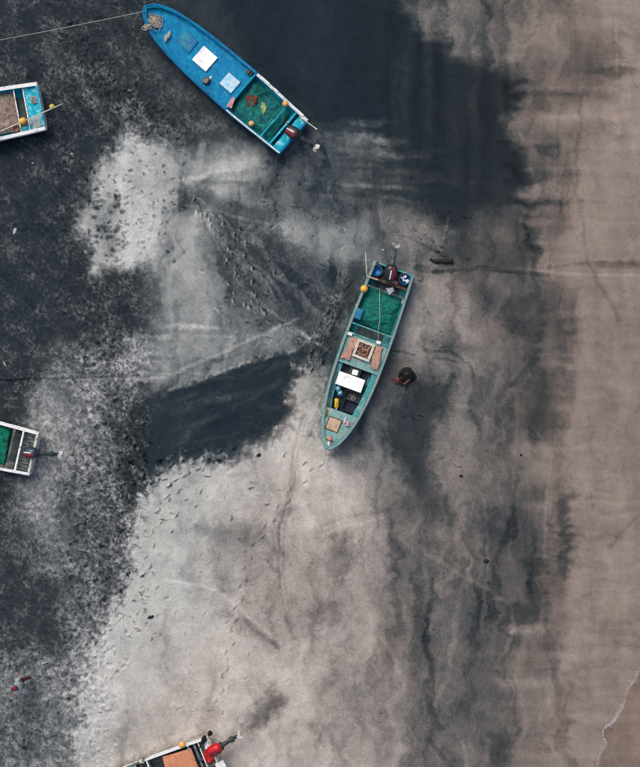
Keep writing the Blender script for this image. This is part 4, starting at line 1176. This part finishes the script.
# forward hold: cooler, crates, jugs, yellow jug, pole
o = empty('ice_box'); tb.place(o, 350, 382, .38, 0)
MB().box((0, 0, .15), (.46, .98, .30), bevel=.03).build('body', M['white_worn'], o)
MB().box((0, 0, .345), (.52, 1.04, .08), bevel=.025).build('lid', M['coolerwhite'], o)
for sgn in (1, -1): MB().tube([(-.1, sgn * .50, .2), (-.1, sgn * .54, .22), (.1, sgn * .54, .22), (.1, sgn * .50, .2)], .012, 6).build('handle', M['greymetal'], o)
tag(o, 'long white ice box in the forward hold of the teal boat', 'ice box')
o = empty('small_tub'); tb.place(o, 355, 372.5, .56, .1)
MB().box((0, 0, .06), (.19, .21, .12), bevel=.015, taper=1.08).build('body', M['white'], o); MB().box((0, 0, .128), (.20, .22, .02), bevel=.006).build('lid', M['coolerwhite'], o)
tag(o, 'small white lidded tub beside the long ice box', 'tub')
o = MB().box((0, 0, 0), (.34, .44, .30), bevel=.01).build('hold_locker', M['hold'], tb.root); p = tb.lp(355, 372, .4); o.location = (p.x, p.y, .405)
crate(tb, 353, 396.5, .26, .34, .66, .28, M['blackcrate'], 'black ribbed crate just below the white ice box', 0, ribs=9)
crate(tb, 351, 406.5, .24, .44, .62, .26, M['navycrate'], 'navy crate against the foredeck of the teal boat', 0, ribs=7)
for k, (u, v, lbl) in enumerate(((338, 388.5, 'pale teal jug nearest the white ice box'), (340, 393, 'pale teal jug between the ice box and the yellow jug'))):
    o = empty('jug'); o.location = W(u, v, .46); o.rotation_euler = (0, 0, tb.rz + k)
    MB().lathe([(0, 0), (.10, 0), (.11, .03), (.11, .17), (.06, .22), (.03, .24), (.03, .27)], 14).build('body', M['tealjug'], o, True)
    MB().lathe([(.036, .262), (.036, .30), (0, .30)], 10).build('cap', M['white'], o, True)
    MB().tube([(.05, 0, .215), (.11, 0, .25), (.12, 0, .16)], .014, 6).build('handle', M['tealjug'], o, True)
    tag(o, lbl, 'jug', 'teal jugs in the hold')
o = empty('jug'); o.location = W(336.5, 403, .46); o.rotation_euler = (0, 0, tb.rz + .35)
MB().box((0, 0, .10), (.36, .15, .19), bevel=.04).build('body', M['yellowplastic'], o, True)
MB().lathe([(.03, 0), (.03, .05), (0, .05)], 10, c=(.19, 0, .12), rot=(0, 1.2, 0)).build('cap', M['white'], o, True)
MB().tube([(-.08, 0, .185), (-.05, 0, .235), (.08, 0, .235), (.11, 0, .185)], .016, 6).build('handle', M['yellowplastic'], o, True)
tag(o, 'yellow jug in the left of the forward hold of the teal boat', 'jug')
MB_ = MB(); MB_.tube([W(337, 362, RIM + .02), W(333, 384, RIM + .03), W(328.5, 409, RIM + .02)], .018, 7)
o = MB_.build('pole', M['bamboo'], None, True); tag(o, 'brown pole along the left side of the teal forward hold', 'pole')
o.data.materials[0] = M['brownboard']
o = tangle(10, .16, .012, 21, .3).build('rope_heap', M['rope'], None, True); tb.place(o, 325.5, 413, D(325.5, 413))
tag(o, 'small rope coil on the left of the teal foredeck', 'rope')
o.data.materials[0] = mat('ochre_rope', rgb(150, 128, 80), .9, .2, 14)
o = MB().box((0, 0, .05), (.22, .16, .10), bevel=.03).build('bait_bag', M['pinkcloth'], None, True); tb.place(o, 347.5, 423.5, D(347.5, 423.5), .4)
tag(o, 'small pink bag right of the square hatch on the teal foredeck', 'bag')

# ------------------------------------------------------------------ the three boats cut by the frame
lb1 = Boat('white', 'fishing_boat', 'white railed boat with turquoise stern and bamboo pole at the upper left', 7.4, [(a, b * 1.08) for a, b in BULL], M['white_worn'], M['turq'], M['white'])
L = lb1.L
for sgn in (1, -1):
    lb1.rail(.02, L - .08, sgn, M['white'], w=.13, h=.035)
MB().box((.05, 0, RIM + .02), (.10, 2 * lb1.hb(.05) - .28, .03), bevel=.008).build('transom_cap', M['turq_dirty'], lb1.root)
X = lambda u, v: lb1.lp(u, v, RIM).x
lb1.deck(.10, X(26, 108), RIM - .12, M['turq_dirty'], 'stern_deck')
lb1.beam(X(26, 108), RIM - .08, M['white_worn'], w=.05, name='bulkhead', zlow=.31)
lb1.beam(X(17, 110), RIM - .06, M['white_worn'], w=.05, name='thwart')
lb1.deck(X(26, 108), L - 2.5, .24, M['hold'], 'hold_floor', ins=.17)
lb1.deck(4.6, L - .2, RIM - .12, M['turq'], 'foredeck', follow=True)
net(lb1, 'fishing_net', 'tan net heap in the white railed boat at the upper left', [(-50, 100), (15, 91), (21, 132), (-45, 142)], .34, .26, M['net_tan'], M['rope'], 14, sd=5.1)
mb = MB(); a = W(-28, 144, .98); b = W(62.5, 104, .90)
mb.tube([a.lerp(b, t / 8) + Vector((0, 0, .02 * math.sin(t))) for t in range(9)], [.026, .026, .025, .025, .024, .023, .022, .021, .02], 8)
o = mb.build('pole', M['bamboo'], None, True); tag(o, 'long bamboo pole lying across the white railed boat at the upper left', 'pole')
float_ball(lb1, 23.5, 121.5, .82, .13, M['yellow'], 'orange yellow float by the pole inside the white railed boat')
o = float_ball(lb1, 52.5, 107, .80, .095, M['lemon'], 'lemon yellow float near the outer end of the bamboo pole')
basin(lb1, 17, 129, .50, .13, .2, M['pinkfoam'], 'small pinkish pot at the lower edge of the white railed boat', name='pot', cat='pot')
o = tangle(12, .2, .012, 31, .3).build('rope_heap', M['shell'], None, True); lb1.place(o, 35, 99, RIM - .10); tag(o, 'small white rope tangle on the turquoise stern deck', 'rope')
mb = MB(); mb.sheet(14, 12, lambda a, b: Vector(((a - .5) * .5, (b - .5) * .42, .02 + .02 * lum(a * 4, b * 4, 2))), .01)
o = mb.build('cloth', M['sack'], None, True); lb1.place(o, 37.5, 122, RIM - .10, .2); tag(o, 'crumpled pale cloth on the turquoise stern deck', 'cloth')

lb2 = Boat('grey', 'fishing_boat', 'white railed boat with grey plank stern and motor at the left edge', 7.3, [(a, b * .98) for a, b in BULL], M['white_worn'], M['dirt'], M['white'])
L = lb2.L
for sgn in (1, -1):
    lb2.rail(.02, L - .08, sgn, M['white'], w=.10, h=.035)
X = lambda u, v: lb2.lp(u, v, RIM).x
xs0, xs1 = .10, X(19.5, 450.5) - .05
lb2.beam(X(19.5, 450.5), RIM + .02, M['white'], w=.075, h=.06, name='thwart')
lb2.beam(X(10.5, 448.5), RIM - .02, M['dirt'], w=.09, h=.06, name='thwart')
lb2.deck(xs0, xs1, RIM - .26, M['hold'], 'stern_floor')
ns = 12
for k in range(ns):
    hbm = lb2.hb(.3) - .10
    y = -hbm + (k + .5) * 2 * hbm / ns
    MB().box(((xs0 + xs1) / 2, y, RIM - .20 + random.uniform(-.008, .008)), (xs1 - xs0 - random.uniform(.01, .04), 2 * hbm / ns - .018, .03), bevel=.004).build('plank', M['slat'], lb2.root)
MB().box((.06, 0, RIM + .018), (.07, 2 * lb2.hb(.05) - .2, .028), bevel=.006).build('transom_cap', M['white_worn'], lb2.root)
lb2.deck(xs1, L - 2.4, .24, M['hold'], 'hold_floor', ins=.17)
lb2.deck(4.8, L - .2, RIM - .12, M['dirt'], 'foredeck', follow=True)
net(lb2, 'fishing_net', 'emerald green net in the white railed boat at the left edge', [(-60, 412), (11, 428), (4.5, 464), (-66, 452)], .34, .26, M['net_bright'], M['net_l'], 14, sd=6.6)
lb2.motor(30.5, 452.5, 59.5, 454.5, M['navy'], M['redmark'], M['greymetal'], size=1.2)

lb3 = Boat('orange', 'fishing_boat', 'white railed boat with red motor and orange tarpaulin at the bottom edge', 7.3, [(a, b * .98) for a, b in BULL], M['white_worn'], M['dirt'], M['white_worn'])
L = lb3.L
X = lambda u, v: lb3.lp(u, v, RIM).x
x1, x2, x3 = X(205, 761), X(194, 755), X(152, 775)
for sgn in (1, -1):
    lb3.rail(.02, x3 + .25, sgn, M['white'], w=.085, h=.03)
lb3.rail(x3 + .25, L - .08, 1, M['dirt'], w=.08, h=.03); lb3.rail(x3 + .25, L - .08, -1, M['dirt'], w=.08, h=.03)
lb3.deck(.10, x1, RIM - .24, M['dirt'], 'stern_deck')
lb3.beam(x1, RIM - .02, M['white_worn'], w=.05, name='thwart')
lb3.beam(x1 + .17, RIM - .04, M['slat'], w=.08, name='thwart')
lb3.beam(x2 + .10, RIM - .0, M['rim_tan'], w=.06, name='bulkhead', zlow=.31)
lb3.deck(x1, x3, .24, M['hold'], 'hold_floor', ins=.17)
lb3.beam(x3, RIM + .02, M['white'], w=.06, name='bulkhead', zlow=.31)
lb3.beam(X(146, 778), RIM - .02, M['brownboard'], w=.08, name='thwart')
lb3.deck(x3 + .45, L - .15, RIM - .06, M['white_worn'], 'foredeck', follow=True)
q = [lb3.lp(*c, RIM + .02) for c in ((162, 757), (191, 748.5), (203, 778), (172, 792))]
cx = sum(q, Vector()) / 4
mb = MB()
def f(a, b):
    p = (1 - a) * (1 - b) * q[0] + a * (1 - b) * q[1] + a * b * q[2] + (1 - a) * b * q[3] - cx
    return Vector((p.x, p.y, .03 - .05 * (2 * b - 1) ** 2 * .5 + .010 * lum(p.x * 3, p.y * 2, 1.2) + .05 * (1 - (2 * a - 1) ** 2)))
mb.sheet(26, 26, f, .012)
o = mb.build('tarpaulin', M['tarp'], None, True); c = lb3.mw @ cx; o.location = (c.x, c.y, RIM - .03); o.rotation_euler = (0, 0, lb3.rz)
tag(o, 'flat orange tan tarpaulin over the hold of the bottom boat', 'tarpaulin')
mb = MB(); mb.sheet(16, 16, lambda a, b: Vector(((a - .5) * .56 * (1 - .25 * b), (b - .5) * .44 * (1 + .2 * math.sin(5 * a)), .04 + .07 * abs(lum(a * 4, b * 4, 4)))), .012)
o = mb.build('cloth', M['red'], None, True); lb3.place(o, 209.5, 756, RIM - .15, .6); tag(o, 'crumpled red cloth on the stern beside the red motor of the bottom boat', 'cloth')
lb3.motor(214.5, 750, 238, 735.5, M['red'], M['redmark'], M['greymetal'], size=1.25, mark2=M['redmark'])
float_ball(lb3, 182.5, 744, .66, .125, M['orange'], 'pale orange float on the rail of the bottom boat')
o = MB().box((0, 0, .10), (.34, .24, .20), bevel=.04).build('fuel_can', M['white'], None, True); lb3.place(o, 208, 744, RIM - .2, 1.3)
tag(o, 'white fuel can beside the red motor of the bottom boat', 'can')
o.name = 'fuel_can'
e = empty('battery_box'); lb3.place(e, 221, 764, RIM - .22, .1)
MB().box((0, 0, .1), (.34, .26, .2), bevel=.02).build('body', M['white_worn'], e); MB().box((0, 0, .215), (.36, .28, .04), bevel=.012).build('lid', M['white'], e)
tag(e, 'pale box on the stern below the red motor of the bottom boat', 'box')
mb = MB(); mb.ball((0, 0, .10), .12, (1.5, .8, .8), (0, 0, .6)); mb.tube([(.1, .05, .12), (.26, .12, .2), (.30, .14, .10)], .03, 7)
o = mb.build('tiller_grip', M['blackcloth'], None, True); lb3.place(o, 204, 739, RIM + .03, .3); tag(o, 'black hose bundle at the upper stern corner of the bottom boat', 'hose'); o.name = 'hose_bundle'
mb = MB(); mb.ball((0, 0, .1), .09, (1, 1.2, .9)); mb.ball((.07, .05, .08), .06)
o = mb.build('black_bag', M['blackcloth'], None, True); lb3.place(o, 210.5, 732.5, RIM - .0, 0); tag(o, 'small black bag hung on the stern rail of the bottom boat', 'bag')
basin(lb3, 201, 757, .30, .12, .2, M['basin'], 'small blue bucket between the thwarts of the bottom boat')
basin(lb3, 203, 765, .34, .11, .2, M['redmark'], 'small red bucket between the thwarts of the bottom boat')
mb = MB(); mb.tube([(0, 0, 0), (0, 0, .5)], [.05, .04], 8); mb.box((0, 0, .42), (.06, .3, .06), bevel=.01)
o = mb.build('mooring_post', M['rim_tan'], lb3.root); p = lb3.lp(143, 759, RIM); o.location = (p.x, p.y, RIM - .25)

# ------------------------------------------------------------------ things lying on the sand
def on_sand(o, u, v, dz=0.0, rz=0.0):
    p = W(u, v, 0); o.location = (p.x, p.y, ground_z(p.x, p.y) + dz); o.rotation_euler = (0, 0, rz); return o

SKIN = mat('tanned_skin', rgb(150, 104, 80), .6, .1, 12, bump=0)
def skin_mesh(name, chains, m, parent, sub=2):
    """one continuous surface grown round connected joints: chains of (x, y, z, radius) that share points"""
    bm = bmesh.new(); lay = bm.verts.layers.skin.verify(); seen = {}
    first = None
    for ch in chains:
        prev = None
        for (x, y, z, r) in ch:
            key = (round(x, 4), round(y, 4), round(z, 4))
            if key not in seen:
                v = bm.verts.new((x, y, z)); v[lay].radius = (r, r); seen[key] = v
                if first is None: first = v; v[lay].use_root = True
            v = seen[key]
            if prev is not None and prev is not v and not any(e.other_vert(v) is prev for e in v.link_edges): bm.edges.new((prev, v))
            prev = v
    me = bpy.data.meshes.new(name); bm.to_mesh(me); bm.free()
    o = link_mesh(name, me, m, parent)
    sk = o.modifiers.new('skin', 'SKIN'); sk.use_smooth_shade = True
    o.modifiers.new('smooth', 'SUBSURF').levels = sub
    o.modifiers['smooth'].render_levels = sub
    return o

def person(P, label, shirt_m, trouser_m, cap_m, shoe_m):
    """P: joints in metres relative to the feet: pelvis, waist, chest, neck, head, gaze and left / right limbs"""
    root = empty('person')
    V3 = {k: Vector(v) for k, v in P.items()}
    pt = lambda v, r: (v.x, v.y, v.z, r)
    pel, wai, che, nec, hea = (V3[k] for k in ('pelvis', 'waist', 'chest', 'neck', 'head'))
    up = (hea - nec).normalized(); gz = V3['gaze'].normalized()
    top = hea + up * .07; chin = hea - up * .06 + gz * .045
    body = [[pt(pel, .085), pt(wai, .08), pt(che, .085), pt(nec, .052), pt(hea - up * .03, .082), pt(top, .072)],
            [pt(hea - up * .03, .082), pt(hea + gz * .085 - up * .005, .022), pt(hea + gz * .112 - up * .02, .012)],
            [pt(hea - up * .03, .082), pt(chin, .045)]]
    shirt = [[pt(pel, .14), pt(wai, .135), pt(che, .16), pt(nec - (nec - che) * .25, .09)]]
    trous = [[pt(wai - (wai - pel) * .6, .135), pt(pel, .15)]]
    for s_ in ('l', 'r'):
        sh, el, wr = V3['shoulder_' + s_], V3['elbow_' + s_], V3['wrist_' + s_]
        hp, kn, an, to = V3['hip_' + s_], V3['knee_' + s_], V3['ankle_' + s_], V3['toe_' + s_]
        d = (wr - el).normalized(); side = d.cross(Vector((0, 0, 1)))
        side = side.normalized() if side.length > .05 else Vector((1, 0, 0))
        palm = wr + d * .075
        body.append([pt(che, .085), pt(sh, .05), pt(el, .042), pt(wr, .031), pt(palm, .036)])
        for f in range(4):
            b0 = palm + side * (f - 1.5) * .021 + d * .02
            ln = (.062, .074, .070, .054)[f]; dn = Vector((0, 0, -.018))
            body.append([pt(palm, .036), pt(b0 + d * .025, .0095), pt(b0 + d * (.025 + ln * .5) + dn * .5, .009), pt(b0 + d * (.025 + ln) + dn * 1.6, .008)])
        body.append([pt(wr, .031), pt(wr + d * .035 + side * .042, .011), pt(wr + d * .075 + side * .058, .009)])
        body.append([pt(pel, .085), pt(hp, .07), pt(kn, .05), pt(an, .038), pt(an.lerp(to, .6), .03)])
        shirt.append([pt(che, .16), pt(sh, .088), pt(el, .060), pt(el.lerp(wr, .35), .055)])
        trous.append([pt(pel, .15), pt(hp, .105), pt(kn, .078), pt(an.lerp(kn, .18), .066), pt(an, .064)])
        skin_mesh('shoe', [[pt(an - Vector((0, 0, .02)), .05), pt(an.lerp(to, .55), .042), pt(to, .032)]], shoe_m, root, 1)
    skin_mesh('body', body, SKIN, root)
    skin_mesh('shirt', shirt, shirt_m, root)
    skin_mesh('trousers', trous, trouser_m, root)
    # hair or cap on the back and top of the head, ears, eyes
    mb = MB(); mb.ball(hea + up * .045 - gz * .012, .100, (1, 1, .86), sub=3)
    cut = [v for v in mb.bm.verts if (v.co - hea).dot(up) < .015 and (v.co - hea).dot(gz) > -.02 or (v.co - hea).dot(up) < -.05]
    bmesh.ops.delete(mb.bm, geom=cut, context='VERTS')
    if cap_m is not M['blackcloth']:
        r0 = up.cross(gz).normalized()
        g = lambda a, b: hea + up * (.035 - .012 * a) + gz * (.075 + .075 * a) + r0 * (b - .5) * (.16 - .07 * a * a)
        mb.sheet(5, 7, g, .008)
    mb.build('cap' if cap_m is not M['blackcloth'] else 'hair', cap_m, root, True)
    r0 = up.cross(gz).normalized()
    for s_ in (-1, 1):
        MB().ball(hea + gz * .078 + r0 * s_ * .032 + up * .012, .011, sub=1).build('eye', M['blackcloth'], root, True)
        MB().ball(hea + r0 * s_ * .088 - up * .015, .024, (1, 1, 1.3), sub=1).build('ear', SKIN, root, True)
    return tag(root, label, 'person')

e = person(dict(pelvis=(0, .20, .16), waist=(-.02, .15, .30), chest=(-.04, .07, .47), neck=(-.06, .0, .63), head=(-.08, -.05, .76), gaze=(-.5, -.8, -.35),
                shoulder_r=(.13, .03, .55), elbow_r=(.16, -.16, .42), wrist_r=(.0, -.27, .34), shoulder_l=(-.23, .12, .55), elbow_l=(-.30, -.06, .40), wrist_l=(-.33, -.20, .24),
                hip_r=(.08, .17, .14), knee_r=(.32, -.10, .42), ankle_r=(.04, -.30, .09), toe_r=(-.10, -.35, .035),
                hip_l=(-.09, .18, .14), knee_l=(-.15, -.16, .45), ankle_l=(-.14, -.30, .09), toe_l=(-.24, -.40, .035)),
           'person in black squatting on the sand right of the teal boat', M['blackcloth'], M['blackcloth'], M['blackcloth'], M['darkred'])
on_sand(e, 406.8, 374.5, -.005)
e = empty('carry_bag')
mb = MB(); mb.sheet(12, 12, lambda a, b: Vector(((a - .5) * .30, (b - .5) * .22, .02 + .13 * math.sin(math.pi * a) ** .6 * math.sin(math.pi * b) ** .6 + .03 * abs(lum(a * 4, b * 4, 5)))), .012)
mb.build('bag_body', M['magenta'], e, True)
MB().tube([(-.10, 0, .10), (-.06, .03, .2), (.06, .03, .2), (.10, 0, .10)], .011, 6).build('handle', M['darkred'], e, True)
on_sand(e, 398.3, 380.3, .004, .3); tag(e, 'small dull red bag on the sand beside the squatting person', 'bag')
# black driftwood
mb = MB(); mb.tube([(-.44, .02, .03), (-.36, .0, .06), (-.2, -.03, .085), (0, .0, .09), (.18, -.02, .09), (.34, .01, .10), (.42, .0, .08), (.45, 0, .07)], [.025, .04, .085, .075, .09, .085, .10, .05], 9)
mb.tube([(-.3, -.02, .08), (-.42, .1, .12)], [.03, .015], 6)
o = mb.build('driftwood_log', M['log'], None, True); on_sand(o, 441, 261, -.02, -.05); tag(o, 'short black driftwood log on the sand right of the teal stern', 'log')
# a walker at the lower left
e = person(dict(pelvis=(0, 0, .84), waist=(-.01, -.01, .98), chest=(-.03, -.02, 1.20), neck=(-.05, -.03, 1.38), head=(-.08, -.05, 1.50), gaze=(-.8, -.35, -.3),
                shoulder_r=(-.06, .17, 1.30), elbow_r=(.02, .27, 1.06), wrist_r=(-.06, .30, .86), shoulder_l=(-.02, -.21, 1.30), elbow_l=(-.10, -.27, 1.05), wrist_l=(-.26, -.22, .92),
                hip_r=(.0, .09, .80), knee_r=(.07, .10, .45), ankle_r=(.24, .10, .11), toe_r=(.14, .08, .03),
                hip_l=(.0, -.09, .80), knee_l=(-.14, -.08, .45), ankle_l=(-.16, -.06, .08), toe_l=(-.32, -.09, .03)),
           'person in white shirt, brown trousers and dark red cap walking at lower left', M['sack'], M['rustwood'], mat('dark_red_cap', rgb(112, 40, 58), .9, .2, 12), M['stone_d'])
on_sand(e, 25.0, 679.5, -.02)
# stones, shells and sticks
def pebble(name, u, v, r, sq, m, lbl, cat, rz=0):
    mb = MB(); mb.ball((0, 0, r * sq[2] * .6), r, sq, sub=2)
    for v_ in mb.bm.verts: v_.co *= 1 + .16 * math.sin(v_.co.x * 40 + u) * math.cos(v_.co.y * 35 + v)
    o = mb.build(name, m, None, True); on_sand(o, u, v, -.01, rz); tag(o, lbl, cat)
pebble('stone', 486, 561, .09, (1.2, .9, .7), M['stone_d'], 'small black stone on the smooth sand right of centre', 'stone')
pebble('stone', 461, 476, .07, (1.1, .8, .6), M['stone_d'], 'dark stone on grey sand well below the squatting person', 'stone')
pebble('stone', 259, 455, .08, (1, .9, .6), M['stone_d'], 'dark stone at the lower edge of the black triangle of sand', 'stone')
pebble('stone', 151, 617, .09, (1.5, .7, .5), M['stone_d'], 'dark flat stone on the pale lower left sand', 'stone', .3)
pebble('stone', 521, 397 + 93 - 35, .05, (1, 1, .7), M['stone_d'], 'tiny dark stone on the grey sand at right', 'stone')
pebble('cuttlebone', 15, 231, .13, (.55, 1.1, .25), M['shell'], 'pale oval cuttlebone on the dark sand at left', 'cuttlebone', -.3)
pebble('shell', 44, 663, .09, (1.4, .45, .4), M['shell'], 'white elongated shell right of the walking person', 'shell', .3)
pebble('shell', 5, 364, .08, (.4, 1.3, .4), M['shell'], 'thin white shell at the left edge above the net boat', 'shell', .5)
pebble('shell', 72, 154, .05, (1, .8, .5), M['shell'], 'small white shell below the bamboo pole boat', 'shell')
pebble('shell', 33, 163, .045, (1, .8, .5), M['shell'], 'tiny white shell right under the turquoise stern boat', 'shell')
pebble('shell', 383, 250, .05, (1, 1, .7), M['shell'], 'tiny white shell left of the teal boat propeller', 'shell')

# ------------------------------------------------------------------ the thin edge of the sea, bottom right
FOAM = [(668, 600), (652, 640), (640, 668), (634, 681), (627, 691), (624, 703), (617, 716), (611, 724), (604, 729), (603, 737), (606, 745), (600, 753), (597, 768), (592, 800), (586, 840)]
fp = [(p[0], p[1]) for p in catmull(FOAM, 6)]
mb = MB()
row = []
NX = 30
for (u, v) in fp:
    r = []
    for k in range(NX):
        uu = u + 1.5 + (k / (NX - 1)) ** 3 * 2200
        p = W(uu, v, 0)
        r.append(mb.bm.verts.new((p.x, p.y, ground_z(p.x, p.y) * .0 - .018 * max(uu - 560, 0) / S + .012)))
    row.append(r)
for a, b in zip(row, row[1:]):
    for k in range(NX - 1):
        mb.bm.faces.new((a[k], b[k], b[k + 1], a[k + 1]))
wm = bpy.data.materials.new('shallow_water'); wm.use_nodes = True
n, l = wm.node_tree.nodes, wm.node_tree.links
n.remove(n['Principled BSDF'])
tr = n.new('ShaderNodeBsdfTransparent'); tr.inputs[0].default_value = (.985, .975, .965, 1)
gl = n.new('ShaderNodeBsdfGlossy'); gl.inputs['Roughness'].default_value = .12
fr = n.new('ShaderNodeFresnel'); fr.inputs[0].default_value = 1.33
mx = n.new('ShaderNodeMixShader')
nb = n.new('ShaderNodeTexNoise'); nb.inputs['Scale'].default_value = 3
tc = n.new('ShaderNodeTexCoord'); l.new(tc.outputs['Object'], nb.inputs['Vector'])
bp = n.new('ShaderNodeBump'); bp.inputs['Strength'].default_value = .2; bp.inputs['Distance'].default_value = .05
l.new(nb.outputs['Fac'], bp.inputs['Height']); l.new(bp.outputs[0], gl.inputs['Normal'])
l.new(fr.outputs[0], mx.inputs[0]); l.new(tr.outputs[0], mx.inputs[1]); l.new(gl.outputs[0], mx.inputs[2])
l.new(mx.outputs[0], n['Material Output'].inputs[0])
o = mb.build('sea_water', wm, None, True); o['kind'] = 'structure'
mb = MB()
for (u, v), (u2, v2) in zip(fp, fp[1:]):
    if random.random() < .16 and not 608 < u < 624: continue
    dens = 18 if 608 < u < 622 else random.choice((3, 6, 9))
    for k in range(dens):
        t = random.random()
        w_ = 1.2 if 608 < u < 622 else .55
        uu = u + (u2 - u) * t + random.gauss(0, w_); vv = v + (v2 - v) * t + random.gauss(0, w_)
        p = W(uu, vv, 0); r = random.uniform(.005, .018)
        mb.ball((p.x, p.y, -.018 * max(uu - 560, 0) / S + .012), r, (1, 1, .5), sub=1)
fm = mat('sea_foam', rgb(208, 202, 200), .7, .08, 20)
o = mb.build('sea_foam', fm, None, True); o['kind'] = 'stuff'
tag(o, 'thin wavering line of pale sea foam at the lower right', 'foam')
